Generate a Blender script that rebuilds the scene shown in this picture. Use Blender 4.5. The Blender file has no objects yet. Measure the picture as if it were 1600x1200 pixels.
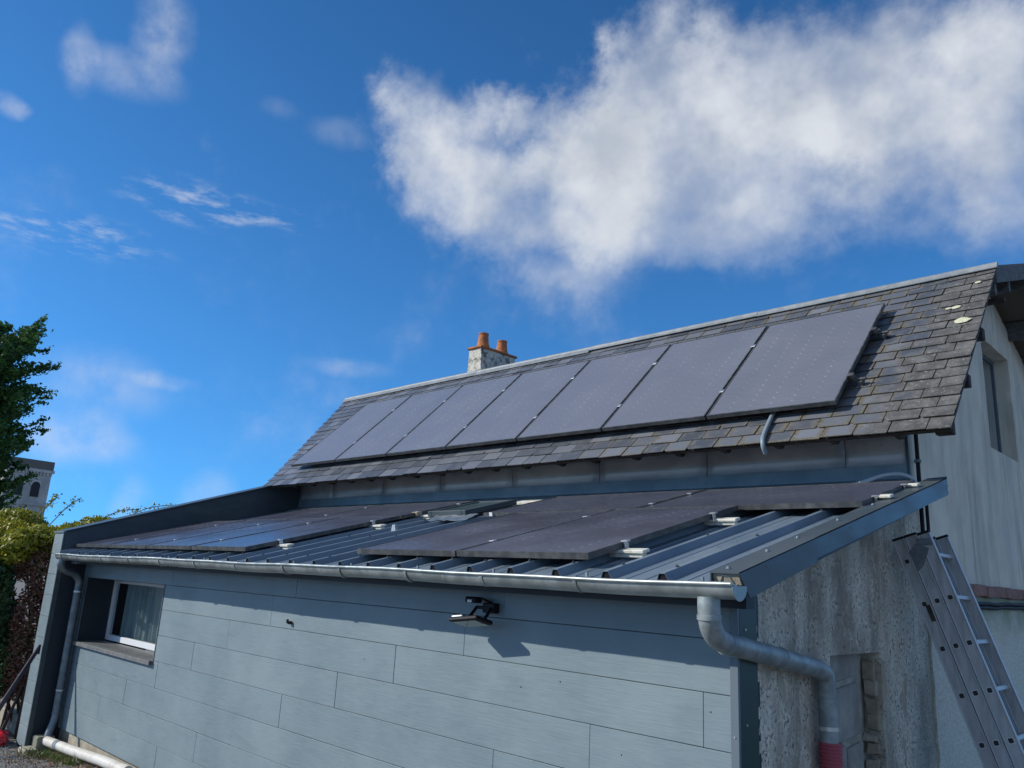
import bpy, bmesh, math, random
from mathutils import Vector, Matrix, noise
R = math.radians
random.seed(7)
SC = bpy.context.scene
COL = SC.collection

# ------------------------------------------------------------------ camera
cam = bpy.data.objects.new('camera', bpy.data.cameras.new('camera'))
COL.objects.link(cam); SC.camera = cam
cr, cu, cf = Vector((.71876, .69337, .05127)), Vector((.13253, -.20903, .96889)), Vector((-.68251, .6896, .24213))
M = Matrix((cr, cu, -cf)).transposed().to_4x4(); M.translation = (2.0, -3.5946, 2.2)
cam.matrix_world = M
cam.data.sensor_width = 36; cam.data.lens = 36 * 1231.08 / 1600
cam.data.clip_start = .05; cam.data.clip_end = 3000

# ------------------------------------------------------------------ sky, sun, exposure
SUN = Vector((-.95, -1.0, .80)).normalized()          # towards the sun
EL = math.asin(SUN.z); ROT = math.atan2(SUN.x, SUN.y)
W = bpy.data.worlds.new('World'); SC.world = W; W.use_nodes = True
nt = W.node_tree; nt.nodes.clear()

class NG:
    """small node helper"""
    def __init__(s, nt): s.nt = nt
    def n(s, typ, _in=None, **kw):
        nd = s.nt.nodes.new(typ)
        for k, v in kw.items(): setattr(nd, k, v)
        for k, v in (_in or {}).items(): s.set(nd, k, v)
        return nd
    def set(s, nd, k, v):
        sk = nd.inputs[k]
        if isinstance(v, bpy.types.NodeSocket): s.nt.links.new(v, sk)
        elif isinstance(v, bpy.types.Node): s.nt.links.new(v.outputs[0], sk)
        else: sk.default_value = v
    def m(s, op, a, b=None, c=None, clamp=False):
        d = {0: a}
        if b is not None: d[1] = b
        if c is not None: d[2] = c
        return s.n('ShaderNodeMath', d, operation=op, use_clamp=clamp).outputs[0]
    def v(s, op, a, b=None, c=None):
        d = {0: a}
        if b is not None: d[1] = b
        if c is not None: d[2] = c
        nd = s.n('ShaderNodeVectorMath', d, operation=op)
        return nd.outputs['Value' if op in ('LENGTH', 'DOT_PRODUCT', 'DISTANCE') else 'Vector']
    def rng(s, val, a, b, c=0., d=1., typ='SMOOTHSTEP'):
        return s.n('ShaderNodeMapRange', {0: val, 1: a, 2: b, 3: c, 4: d}, interpolation_type=typ).outputs[0]
    def mix(s, f, a, b, mode='MIX'):
        nd = s.n('ShaderNodeMix', data_type='RGBA', blend_type=mode)
        s.set(nd, 0, f)
        for i, x in ((6, a), (7, b)):
            if isinstance(x, (tuple, list)) and len(x) == 3: x = (*x, 1)
            s.set(nd, i, x)
        return nd.outputs[2]
    def noise(s, vec, scale, detail=4., rough=.55, out=0, dim='3D', dist=0.):
        return s.n('ShaderNodeTexNoise', {'Vector': vec, 'Scale': scale, 'Detail': detail, 'Roughness': rough, 'Distortion': dist}, noise_dimensions=dim).outputs[out]
    def xyz(s, vec):
        nd = s.n('ShaderNodeSeparateXYZ', {0: vec}); return nd.outputs[0], nd.outputs[1], nd.outputs[2]
    def comb(s, x, y, z): return s.n('ShaderNodeCombineXYZ', {0: x, 1: y, 2: z}).outputs[0]

g = NG(nt)
sky = g.n('ShaderNodeTexSky', sky_type='NISHITA')
sky.sun_disc = False; sky.sun_elevation = EL; sky.sun_rotation = ROT
sky.altitude = 0; sky.air_density = 1.0; sky.dust_density = .25; sky.ozone_density = 2.6
D = g.v('NORMALIZE', g.n('ShaderNodeTexCoord').outputs['Generated'])
dx, dy, dz = g.xyz(D)
# clear dry air: the pale band stays below the rooftops
nt.links.new(g.v('NORMALIZE', g.comb(dx, dy, g.m('ADD', g.m('MULTIPLY', dz, .88), .13))), sky.inputs[0])
clear = g.v('SCALE', g.mix(1., sky.outputs[0], (.42, 1.06, 1.58), 'MULTIPLY'))
clear.node.inputs['Scale'].default_value = 1.0
nt.links.new(g.rng(dz, .05, .95, 1.06, .62, 'LINEAR'), clear.node.inputs['Scale'])
az = g.m('ARCTAN2', dx, dy); el = g.m('ARCSINE', dz)
warp = g.v('SUBTRACT', g.noise(D, 5.5, 6, .62, out=1), (.5, .5, .5))
warp2 = g.v('SUBTRACT', g.noise(D, 18., 5, .6, out=1), (.5, .5, .5))
AE = g.comb(az, el, 0.)
AEw = g.v('ADD', g.v('ADD', AE, g.v('MULTIPLY', warp, (.20, .13, 0))), g.v('MULTIPLY', warp2, (.06, .045, 0)))
def blobs(lst, co):
    tot = None
    for (a, e, ra, re, w) in lst:
        L = g.v('LENGTH', g.v('MULTIPLY_ADD', co, (1 / ra, 1 / re, 0), (-a / ra, -e / re, 0)))
        b = g.rng(L, 1.35, .25, 0, w)
        tot = b if tot is None else g.m('ADD', tot, b)
    return tot
CUM = [(-.611,.658,.087,.061,1),(-.619,.582,.134,.079,1),(-.68,.532,.151,.067,1),(-.488,.588,.127,.09,1),(-.371,.6,.118,.086,1),(-.252,.578,.119,.095,1),(-.161,.587,.076,.066,.9),(-.722,.47,.201,.069,1),(-.574,.462,.169,.076,1),(-.408,.501,.18,.093,.8),(-.26,.486,.117,.087,.65),(-.176,.462,.074,.084,.9),(-.865,.479,.097,.053,.8),(-.937,.569,.076,.068,.9),(-.948,.508,.05,.045,.45),(-.802,.587,.07,.035,.9),(-.86,.54,.055,.04,.8),(-.702,.393,.112,.055,.75),(-.717,.344,.068,.04,.35),(-.808,.428,.087,.039,.6),(-.234,.399,.085,.048,.45),(-.516,.413,.098,.038,.6),(-.338,.406,.065,.029,.4)]
WSP = [(-1.273,.585,.032,.047,.62),(-1.36,.534,.019,.034,.45),(-1.31,.533,.065,.025,.4),(-1.421,.466,.014,.012,.45),(-1.121,.543,.028,.012,.12),(-1.046,.528,.04,.018,.20),
       (-.996,.246,.062,.012,.30),(-1.269,.192,.071,.039,.34),(-1.284,.131,.056,.031,.6),(-1.206,.206,.031,.01,.35),(-1.149,.081,.031,.029,.3),(-1.223,.073,.02,.025,.3)]
STK = [(-1.329,.348,.094,.024,.85),(-1.206,.412,.087,.026,.75),(-1.113,.412,.055,.016,.45)]
cum = blobs(CUM, AEw)
# unseen clouds added outside the view, to lift and whiten the shade fill
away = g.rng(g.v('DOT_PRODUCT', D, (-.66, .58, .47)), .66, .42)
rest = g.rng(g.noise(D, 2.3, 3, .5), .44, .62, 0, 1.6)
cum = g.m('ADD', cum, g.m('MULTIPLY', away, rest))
fbm = g.noise(D, 9., 9, .6)
fin = g.noise(D, 34., 6, .62)
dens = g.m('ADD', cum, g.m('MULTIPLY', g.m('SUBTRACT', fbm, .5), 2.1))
dens = g.m('ADD', dens, g.m('MULTIPLY', g.m('SUBTRACT', fin, .5), .48))
low = g.rng(el, .36, .60)                                # flat hazy undersides, crisp tops
a_c = g.m('MULTIPLY', g.rng(dens, g.m('ADD', -.05, g.m('MULTIPLY', low, .30)), g.m('SUBTRACT', 2.35, g.m('MULTIPLY', low, .55)), 0, 1), g.rng(g.noise(D, 4.6, 5, .6), .34, .58, .50, .95))
Dl = g.v('ADD', D, tuple(SUN * .035))
lit = g.m('SUBTRACT', g.noise(D, 7.5, 6, .55), g.noise(Dl, 7.5, 6, .55))
AEl = g.v('ADD', AE, g.v('MULTIPLY', warp, (.08, .03, 0)))
wsp = g.m('MULTIPLY', blobs(WSP, AEl), g.rng(g.noise(D, 16., 7, .6), .3, .68, .25, 1.1))
rip = g.noise(g.v('MULTIPLY', AE, (22., 70., 1.)), 1., 5, .62)
stk = g.m('MULTIPLY', blobs(STK, AEl), g.rng(rip, .44, .74, 0, .75))
# cover of all clouds: cumulus, the added unseen ones, wisps and streaks
alpha = g.m('MINIMUM', g.m('ADD', a_c, g.m('MULTIPLY', g.m('ADD', wsp, stk), .72)), .95)
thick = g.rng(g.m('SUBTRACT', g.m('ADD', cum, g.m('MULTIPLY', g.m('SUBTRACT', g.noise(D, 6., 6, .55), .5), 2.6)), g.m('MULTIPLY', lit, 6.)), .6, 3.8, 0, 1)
ccol = g.mix(thick, (6.7, 7.0, 7.4), (4.35, 4.8, 5.5))
skyc = g.mix(alpha, clear, ccol)
bg = g.n('ShaderNodeBackground', {'Color': skyc, 'Strength': .112})
wo = g.n('ShaderNodeOutputWorld', {'Surface': bg.outputs[0]})
W.cycles.sampling_method = 'MANUAL'; W.cycles.sample_map_resolution = 512

sun = bpy.data.objects.new('sun', bpy.data.lights.new('sun', 'SUN')); COL.objects.link(sun)
sun.data.energy = 4.5; sun.data.angle = R(.55); sun.data.color = (1, .955, .88)
sun.rotation_euler = SUN.to_track_quat('Z', 'Y').to_euler(); sun.location = (-12, -14, 14)

vs = SC.view_settings
vs.view_transform = 'Standard'; vs.look = 'None'; vs.exposure = 0; vs.gamma = 1; vs.use_curve_mapping = False
SC.render.engine = 'CYCLES'
SC.cycles.max_bounces = 6; SC.cycles.transparent_max_bounces = 8; SC.cycles.use_denoising = True
SC.cycles.sample_clamp_indirect = 6

# ------------------------------------------------------------------ mesh + object helpers
class MB:
    def __init__(s): s.V = []; s.F = []; s.uv = None
    def add(s, vs, fs):
        b = len(s.V); s.V += [tuple(v) for v in vs]; s.F += [tuple(i + b for i in f) for f in fs]; return s
    def box(s, x0, x1, y0, y1, z0, z1, tr=None):
        vs = [Vector((x, y, z)) for x in (x0, x1) for y in (y0, y1) for z in (z0, z1)]
        if tr: vs = [tr(v) for v in vs]
        return s.add(vs, [(0,1,3,2),(4,6,7,5),(0,4,5,1),(2,3,7,6),(0,2,6,4),(1,5,7,3)])
    def bbox(s, x0, x1, y0, y1, z0, z1, b=.004, tr=None):
        """box with chamfered edges"""
        bm = bmesh.new(); m = Matrix.Translation(((x0+x1)/2, (y0+y1)/2, (z0+z1)/2)) @ Matrix.Diagonal((x1-x0, y1-y0, z1-z0, 1))
        bmesh.ops.create_cube(bm, size=1, matrix=m)
        bmesh.ops.bevel(bm, geom=bm.edges[:], offset=b, segments=1, affect='EDGES')
        vs = [v.co.copy() for v in bm.verts]
        if tr: vs = [tr(v) for v in vs]
        fs = [[v.index for v in f.verts] for f in bm.faces]; bm.free()
        return s.add(vs, fs)
    def tube(s, pts, r, n=12, cap=True):
        pts = [Vector(p) for p in pts]; rs = r if isinstance(r, (list, tuple)) else [r] * len(pts)
        ring = []; up = None
        for i, p in enumerate(pts):
            t = (pts[min(i+1, len(pts)-1)] - pts[max(i-1, 0)]).normalized()
            if up is None:
                up = Vector((0, 0, 1)) if abs(t.z) < .9 else Vector((1, 0, 0))
            u = (up - t * up.dot(t)).normalized(); w = t.cross(u); up = u
            ring.append([p + (u * math.cos(k*2*math.pi/n) + w * math.sin(k*2*math.pi/n)) * rs[i] for k in range(n)])
        vs = [v for q in ring for v in q]; fs = []
        for i in range(len(pts)-1):
            for k in range(n):
                fs.append((i*n+k, i*n+(k+1) % n, (i+1)*n+(k+1) % n, (i+1)*n+k))
        if cap: fs += [tuple(range(n))[::-1], tuple((len(pts)-1)*n + k for k in range(n))]
        return s.add(vs, fs)
    def prism(s, poly, d, tr=lambda v: v):
        """poly: list of 3D points, extruded by vector d"""
        n = len(poly); P = [Vector(p) for p in poly]; d = Vector(d)
        vs = [tr(p) for p in P] + [tr(p + d) for p in P]
        return s.add(vs, [tuple(range(n))[::-1], tuple(range(n, 2*n))] + [(i, (i+1) % n, n+(i+1) % n, n+i) for i in range(n)])
    def lathe(s, c, prof, n=20):
        vs = []; fs = []
        for (r, z) in prof:
            vs += [(c[0]+r*math.cos(k*2*math.pi/n), c[1]+r*math.sin(k*2*math.pi/n), c[2]+z) for k in range(n)]
        for i in range(len(prof)-1):
            for k in range(n): fs.append((i*n+k, i*n+(k+1) % n, (i+1)*n+(k+1) % n, (i+1)*n+k))
        return s.add(vs, fs)
    def mesh(s, name, mat, smooth=False):
        me = bpy.data.meshes.new(name); me.from_pydata(s.V, [], s.F); me.update()
        if mat: me.materials.append(mat)
        if smooth:
            me.polygons.foreach_set('use_smooth', [True] * len(me.polygons))
            try: me.set_sharp_from_angle(angle=R(40))
            except Exception: pass
        return me
    def build(s, name, mat, parent=None, smooth=False, fix=True):
        me = s.mesh(name, mat, smooth)
        if fix:
            bm = bmesh.new(); bm.from_mesh(me); bmesh.ops.recalc_face_normals(bm, faces=bm.faces); bm.to_mesh(me); bm.free()
        return link(name, me, parent)
def link(name, me, parent=None):
    o = bpy.data.objects.new(name, me); COL.objects.link(o)
    if parent:
        o.parent = parent
        if parent.type == 'EMPTY': o.matrix_parent_inverse = parent.matrix_basis.inverted()
    return o
def tag(o, label=None, cat=None, group=None, kind=None):
    for k, v in (('label', label), ('category', cat), ('group', group), ('kind', kind)):
        if v: o[k] = v
    return o
def thing(name, loc, label, cat, group=None):
    o = bpy.data.objects.new(name, None); COL.objects.link(o); o.location = loc; o.empty_display_size = .1
    return tag(o, label, cat, group)
def curve_pts(pts, n=6):
    """Catmull-Rom through pts"""
    P = [Vector(p) for p in pts]; P = [2*P[0]-P[1]] + P + [2*P[-1]-P[-2]]; out = []
    for i in range(1, len(P)-2):
        for k in range(n):
            t = k / n; a, b, c, d = P[i-1:i+3]
            out.append(.5*((2*b)+(c-a)*t+(2*a-5*b+4*c-d)*t*t+(3*b-a-3*c+d)*t**3))
    out.append(P[-2]); return out

# ------------------------------------------------------------------ materials
def mat(name, fn=None, col=(.5, .5, .5), rough=.6, metal=0., spec=.5):
    m = bpy.data.materials.new(name); m.use_nodes = True; t = m.node_tree; t.nodes.clear()
    q = NG(t); b = q.n('ShaderNodeBsdfPrincipled'); q.n('ShaderNodeOutputMaterial', {'Surface': b.outputs[0]})
    b.inputs['Base Color'].default_value = (*col, 1); b.inputs['Roughness'].default_value = rough
    b.inputs['Metallic'].default_value = metal; b.inputs['Specular IOR Level'].default_value = spec
    q.b = b
    q.pos = q.n('ShaderNodeNewGeometry').outputs['Position']
    q.obj = q.n('ShaderNodeTexCoord').outputs['Object']
    q.uv = q.n('ShaderNodeTexCoord').outputs['UV']
    q.rnd = q.n('ShaderNodeObjectInfo').outputs['Random']
    if fn: fn(q)
    return m
def put(q, **k):
    for n, v in k.items(): q.set(q.b, {'col': 'Base Color', 'rough': 'Roughness', 'nrm': 'Normal', 'metal': 'Metallic'}[n], v)
def bump(q, h, strength=.3, dist=.01):
    return q.n('ShaderNodeBump', {'Height': h, 'Strength': strength, 'Distance': dist}).outputs[0]

def f_siding(q):
    st = q.v('MULTIPLY', q.pos, (3.5, 3.5, 60.))
    gr = q.noise(st, 1.6, 6, .65)
    big = q.noise(q.pos, 1.3, 4, .6); sm = q.noise(q.v('MULTIPLY', q.pos, (2., 1., 8.)), 1.2, 5, .6)
    c = q.mix(q.rng(big, .3, .7), (0.144, 0.194, 0.215), (0.198, 0.251, 0.269))
    c = q.mix(q.m('MULTIPLY', q.rng(gr, .35, .75), .35), c, (0.221, 0.273, 0.296))
    c = q.mix(q.m('MULTIPLY', q.rng(sm, .50, .75), .38), c, (0.118, 0.162, 0.186))
    c = q.mix(q.m('MULTIPLY', q.rnd, .22), c, (0.122, 0.174, 0.207))
    # a few rubbed marks and specks
    sp = q.noise(q.pos, 48., 2, .5)
    c = q.mix(q.m('MULTIPLY', q.rng(sp, .74, .80), .4), c, (.10, .11, .12))
    put(q, col=c, rough=q.rng(gr, .3, .7, .38, .58), nrm=bump(q, q.m('ADD', gr, q.m('MULTIPLY', q.noise(q.pos, 2.2, 3, .5), 3.)), .30, .004))
M_siding = mat('siding', f_siding)
def f_pan(q):
    n = q.noise(q.v('MULTIPLY', q.pos, (6, 1.2, 1.2)), 1.5, 5, .6)
    c = q.mix(q.rng(n, .35, .75), (.125, .172, .215), (.180, .226, .266))
    d = q.noise(q.pos, 11., 5, .7)
    c = q.mix(q.m('MULTIPLY', q.rng(d, .55, .8), .5), c, (.22, .235, .235))
    put(q, col=c, rough=q.rng(d, .3, .8, .26, .42), nrm=bump(q, q.noise(q.pos, 3.2, 3, .5), .25, .02))
M_pan = mat('lacquered_roof_steel', f_pan, rough=.35)
def f_flash(q):
    n = q.noise(q.v('MULTIPLY', q.pos, (1, 1, 4)), 2.2, 5, .6)
    c = q.mix(q.rng(n, .3, .75), (.050, .068, .080), (.076, .094, .104))
    put(q, col=c, rough=q.rng(n, .3, .8, .32, .5), nrm=bump(q, q.noise(q.pos, 3.0, 3, .5), .3, .025))
M_flash = mat('blue_grey_flashing', f_flash, spec=.3)
M_apron = mat('grey_apron_metal', lambda q: put(q, col=q.mix(q.rng(q.noise(q.pos, 3., 5, .6), .35, .7), (.15, .19, .215), (.24, .28, .30)), rough=.4))
M_green = mat('dark_green_trim', col=(.012, .045, .040), rough=.4)
M_trim = mat('grey_trim', col=(.11, .14, .165), rough=.45)
M_dark = mat('dark_blue_panel', col=(.013, .020, .030), rough=.55)
def f_wallpanel(q):
    n = q.noise(q.v('MULTIPLY', q.pos, (1., 1., 2.)), 2.6, 5, .6); s2 = q.noise(q.pos, 22., 4, .65)
    c = q.mix(q.rng(n, .3, .75), (.40, .43, .45), (.55, .58, .60))
    c = q.mix(q.m('MULTIPLY', q.rng(s2, .6, .8), .4), c, (.10, .11, .10))
    put(q, col=c, rough=q.rng(n, .3, .7, .3, .45))
M_wallpanel = mat('zinc_wall_panel', f_wallpanel, metal=.25)
def f_zinc(q):
    n = q.noise(q.pos, 7., 5, .65); s2 = q.noise(q.v('MULTIPLY', q.pos, (1, 1, .3)), 30., 4, .7)
    c = q.mix(q.rng(n, .35, .7), (.25, .285, .28), (.42, .455, .445))
    c = q.mix(q.m('MULTIPLY', q.rng(s2, .55, .75), .55), c, (.20, .24, .25))
    put(q, col=c, rough=q.rng(n, .3, .7, .34, .52))
M_zinc = mat('weathered_zinc', f_zinc, metal=.55)
def f_zinc2(q):
    n = q.noise(q.pos, 9., 5, .65)
    put(q, col=q.mix(q.rng(n, .35, .7), (.14, .17, .19), (.25, .28, .30)), rough=.4)
M_pipe = mat('aged_downpipe', f_zinc2, metal=.4)
M_pipe2 = mat('galvanised_pipe', lambda q: put(q, col=q.mix(q.rng(q.noise(q.pos, 9., 5, .68), .35, .7), (.21, .245, .245), (.35, .385, .38)), rough=q.rng(q.noise(q.pos, 6., 4, .6), .3, .7, .38, .6)), metal=.35)
M_ridge = mat('ridge_zinc', lambda q: put(q, col=q.mix(q.rng(q.noise(q.pos, 8., 5, .65), .35, .7), (0.170, 0.191, 0.200), (0.255, 0.276, 0.285)), rough=.5))
def f_slate(q):
    at = q.n('ShaderNodeAttribute', attribute_name='rnd').outputs['Fac']
    x, y, z = q.xyz(q.pos)
    u, w, _ = q.xyz(q.uv)
    nb = q.noise(q.pos, 2.0, 4, .6); nf = q.noise(q.pos, 38., 5, .7); nm = q.noise(q.pos, 9., 5, .65)
    # old weathered strip along the right verge, lichen zone beside it, cleaner slates to the left
    xx = q.m('ADD', x, q.m('ADD', q.m('MULTIPLY', q.m('SUBTRACT', nb, .5), .9), q.m('MULTIPLY', q.m('SUBTRACT', at, .5), .35)))
    old = q.rng(xx, -.22, .12)
    zone = q.rng(xx, -4.2, -.9)
    c = q.mix(q.m('POWER', at, 1.6), (0.067, 0.074, 0.087), (0.168, 0.178, 0.198))
    c = q.mix(q.m('MULTIPLY', q.rng(nm, .45, .75), .5), c, (0.176, 0.181, 0.185))
    edge = q.m('MAXIMUM', q.m('ABSOLUTE', q.m('SUBTRACT', u, .5)), q.m('MULTIPLY', q.m('ABSOLUTE', q.m('SUBTRACT', w, .27)), 1.55))
    edge = q.m('ADD', edge, q.m('MULTIPLY', q.m('SUBTRACT', nm, .5), .42))
    rim = q.m('MULTIPLY', q.rng(edge, .27, .46), zone)
    moss = q.mix(q.rng(nf, .4, .65), (.085, .068, .045), (.145, .130, .088))
    c = q.mix(q.m('MULTIPLY', rim, q.rng(q.m('ADD', nb, q.m('MULTIPLY', at, .3)), .38, .78, .2, .95)), c, moss)
    oc = q.mix(q.rng(nm, .35, .7), (0.059, 0.057, 0.053), (0.130, 0.126, 0.118))
    oc = q.mix(q.m('MULTIPLY', q.rng(nf, .57, .68), .8), oc, (0.336, 0.336, 0.315))
    c = q.mix(q.m('MULTIPLY', old, .92), c, oc)
    put(q, col=c, rough=q.m('ADD', .36, q.m('MULTIPLY', q.m('MAXIMUM', old, rim), .45)), nrm=bump(q, q.m('ADD', nm, q.m('MULTIPLY', nf, .5)), .35, .006))
M_slate = mat('slate', f_slate)
M_lichen = mat('pale_lichen', lambda q: put(q, col=q.mix(q.rng(q.noise(q.pos, 60., 4, .7), .4, .65), (.62, .60, .42), (.36, .36, .24)), rough=.9))
def f_glass_pv(q, base, dust, amt):
    u, w, _ = q.xyz(q.uv)
    cu_ = q.m('FRACT', q.m('MULTIPLY', u, 6.)); cw_ = q.m('FRACT', q.m('MULTIPLY', w, 20.))
    lu = q.m('LESS_THAN', q.m('MINIMUM', cu_, q.m('SUBTRACT', 1., cu_)), .012); lw = q.m('LESS_THAN', q.m('MINIMUM', cw_, q.m('SUBTRACT', 1., cw_)), .022)
    dot = q.m('MULTIPLY', q.m('LESS_THAN', q.m('MINIMUM', cu_, q.m('SUBTRACT', 1., cu_)), .05), q.m('LESS_THAN', q.m('MINIMUM', cw_, q.m('SUBTRACT', 1., cw_)), .12))
    n = q.noise(q.pos, 1.7, 5, .6); st = q.noise(q.v('MULTIPLY', q.pos, (1.5, 7., 2.)), 1.0, 3, .5); sp = q.noise(q.pos, 55., 2, .5)
    c = q.mix(q.m('MULTIPLY', q.m('MAXIMUM', lu, lw), .55), base, tuple(b * .55 for b in base))
    c = q.mix(q.m('MULTIPLY', q.rng(n, .3, .75), amt), c, dust)
    c = q.mix(q.m('MULTIPLY', q.rng(st, .5, .8), amt * .6), c, dust)
    c = q.mix(q.m('MULTIPLY', q.rnd, .25), c, tuple(b * 1.35 for b in base))
    c = q.mix(q.m('MULTIPLY', dot, q.rng(n, .35, .7, .12, .42)), c, (.42, .42, .46))
    c = q.mix(q.m('MULTIPLY', q.rng(sp, .80, .83), .3), c, (.4, .4, .4))
    put(q, col=c, rough=q.rng(n, .3, .8, .16, .32), nrm=bump(q, q.noise(q.pos, 1.1, 2, .5), .12, .05))
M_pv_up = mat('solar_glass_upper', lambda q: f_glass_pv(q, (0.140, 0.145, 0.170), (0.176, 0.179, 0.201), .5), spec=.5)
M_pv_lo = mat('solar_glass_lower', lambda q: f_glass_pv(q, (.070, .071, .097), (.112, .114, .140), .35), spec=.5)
M_frame = mat('black_anodised_frame', lambda q: put(q, col=q.mix(q.rng(q.noise(q.pos, 14., 4, .6), .35, .75), (.055, .058, .060), (.125, .128, .125)), rough=.42), metal=.25)
M_alu = mat('bright_aluminium', col=(.62, .63, .62), rough=.32, metal=.8)
M_cream = mat('cream_plastic', lambda q: put(q, col=q.mix(q.rng(q.noise(q.pos, 18., 4, .7), .35, .7), (.72, .70, .60), (.50, .47, .38)), rough=.55))
M_black = mat('black_plastic', col=(.012, .012, .014), rough=.6, spec=.25)
def f_render_old(q):
    """rough cast lime render with black and green weathering"""
    n = q.noise(q.pos, 44., 5, .72); nm = q.noise(q.pos, 13., 5, .65); run = q.noise(q.v('MULTIPLY', q.pos, (1.9, 1.9, .62)), 1.25, 6, .66); big = q.noise(q.pos, 1.15, 4, .55)
    x, y, z = q.xyz(q.pos)
    c = q.mix(q.rng(n, .33, .66), (.55, .495, .395), (.92, .845, .70))
    spk = q.rng(q.m('ADD', n, q.m('MULTIPLY', q.m('SUBTRACT', nm, .5), .6)), .34, .47, 1, 0)
    c = q.mix(q.m('MULTIPLY', spk, .80), c, (.12, .105, .085))
    top = q.rng(z, 1.75, 2.6)
    dk = q.m('ADD', q.rng(q.m('ADD', run, q.m('MULTIPLY', q.m('SUBTRACT', q.m('ADD', n, nm), 1.), .32)), .40, .66), q.m('MULTIPLY', top, .22))
    c = q.mix(q.m('MULTIPLY', q.m('MULTIPLY', dk, q.rng(nm, .15, .5)), .66), c, (.135, .110, .082))
    c = q.mix(q.m('MULTIPLY', q.rng(big, .5, .68), .28), c, (.24, .30, .24))
    bare = q.rng(q.noise(q.v('MULTIPLY', q.pos, (2.2, 2.2, 1.1)), 1.5, 4, .5), .62, .64)
    c = q.mix(q.m('MULTIPLY', bare, .8), c, (.44, .385, .29))
    h = q.m('SUBTRACT', q.m('ADD', q.m('MULTIPLY', n, 1.), q.m('MULTIPLY', nm, .8)), q.m('MULTIPLY', bare, .7))
    put(q, col=c, rough=.95, nrm=bump(q, h, .9, .018))
M_render = mat('old_roughcast_render', f_render_old)
def f_gable(q):
    n = q.noise(q.pos, 2.4, 6, .62); run = q.noise(q.v('MULTIPLY', q.pos, (3, 3, .45)), 1.4, 5, .6); f = q.noise(q.pos, 45., 5, .65)
    c = q.mix(q.rng(n, .3, .72), (.64, .575, .455), (.78, .71, .57))
    c = q.mix(q.m('MULTIPLY', q.rng(run, .42, .70), .62), c, (.42, .40, .32))
    dr = q.noise(q.v('MULTIPLY', q.pos, (7., 7., .5)), 1.1, 5, .66); pt = q.noise(q.pos, .75, 4, .6)
    c = q.mix(q.m('MULTIPLY', q.m('MULTIPLY', q.rng(dr, .50, .68), q.rng(pt, .42, .6)), .6), c, (.33, .27, .185))
    c = q.mix(q.m('MULTIPLY', q.rng(pt, .55, .60), .25), c, (.50, .51, .48))
    c = q.mix(q.m('MULTIPLY', q.rng(f, .5, .72), .2), c, (.80, .76, .66))
    put(q, col=c, rough=.92, nrm=bump(q, q.m('ADD', f, q.m('MULTIPLY', n, 2)), .3, .008))
M_gable = mat('grey_green_render', f_gable)
def f_gable_low(q):
    n = q.noise(q.pos, 2.1, 5, .6); f = q.noise(q.pos, 42., 4, .6); sp = q.noise(q.pos, 75., 3, .6); x, y, z = q.xyz(q.pos)
    c = q.mix(q.rng(f, .35, .7), (.58, .56, .46), (.76, .74, .62))
    c = q.mix(q.m('MULTIPLY', q.rng(sp, .62, .70), .7), c, (.11, .12, .10))
    mo = q.m('MULTIPLY', q.rng(q.m('ADD', z, q.m('MULTIPLY', q.m('SUBTRACT', n, .5), .8)), 1.85, 2.25), .8)
    c = q.mix(mo, c, (.25, .29, .17))
    put(q, col=c, rough=.95, nrm=bump(q, q.m('ADD', f, sp), .6, .012))
M_gable_low = mat('speckled_lower_render', f_gable_low)
M_block = mat('grey_concrete_block', lambda q: put(q, col=q.mix(q.rng(q.noise(q.pos, 5., 6, .65), .35, .7), (.25, .245, .22), (.37, .36, .325)), rough=.95, nrm=bump(q, q.noise(q.pos, 70., 4, .7), .5, .006)))
M_mortar = mat('pale_mortar', lambda q: put(q, col=q.mix(q.rng(q.noise(q.pos, 9., 6, .65), .35, .7), (.29, .28, .235), (.44, .42, .36)), rough=.95, nrm=bump(q, q.noise(q.pos, 50., 4, .7), .6, .01)))
M_rubble = mat('rubble_stone', lambda q: put(q, col=q.mix(q.rng(q.noise(q.pos, 8., 5, .65), .35, .7), (.25, .21, .155), (.40, .35, .265)), rough=.95, nrm=bump(q, q.noise(q.pos, 40., 4, .7), .6, .012)))
def f_brick(q):
    n = q.noise(q.pos, 12., 6, .7); f = q.noise(q.pos, 40., 4, .7)
    c = q.mix(q.rng(n, .35, .7), (.25, .12, .09), (.36, .20, .155))
    c = q.mix(q.m('MULTIPLY', q.rnd, .35), c, (.18, .13, .11))
    c = q.mix(q.m('MULTIPLY', q.rng(f, .58, .7), .6), c, (.42, .38, .34))
    put(q, col=c, rough=.9, nrm=bump(q, f, .6, .008))
M_brick = mat('old_red_brick', f_brick)
M_wood = mat('weathered_timber', lambda q: put(q, col=q.mix(q.rng(q.noise(q.v('MULTIPLY', q.pos, (3, 3, 12)), 2.5, 5, .65), .35, .7), (.075, .078, .078), (.15, .155, .155)), rough=.85))
M_rafter = mat('dark_rafter_wood', lambda q: put(q, col=q.mix(q.rng(q.noise(q.pos, 9., 5, .65), .35, .7), (.025, .021, .018), (.06, .05, .042)), rough=.85))
def f_chim(q):
    n = q.noise(q.pos, 7., 6, .72); f = q.noise(q.pos, 24., 5, .7); gm = q.noise(q.pos, 3.5, 4, .6)
    c = q.mix(q.rng(f, .3, .65), (.38, .36, .30), (.62, .60, .53))
    c = q.mix(q.m('MULTIPLY', q.rng(n, .48, .60), .85), c, (.075, .08, .075))
    c = q.mix(q.m('MULTIPLY', q.rng(gm, .55, .7), .4), c, (.24, .26, .15))
    put(q, col=c, rough=.95, nrm=bump(q, f, .6, .02))
M_chim = mat('lichened_chimney_render', f_chim)
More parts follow.
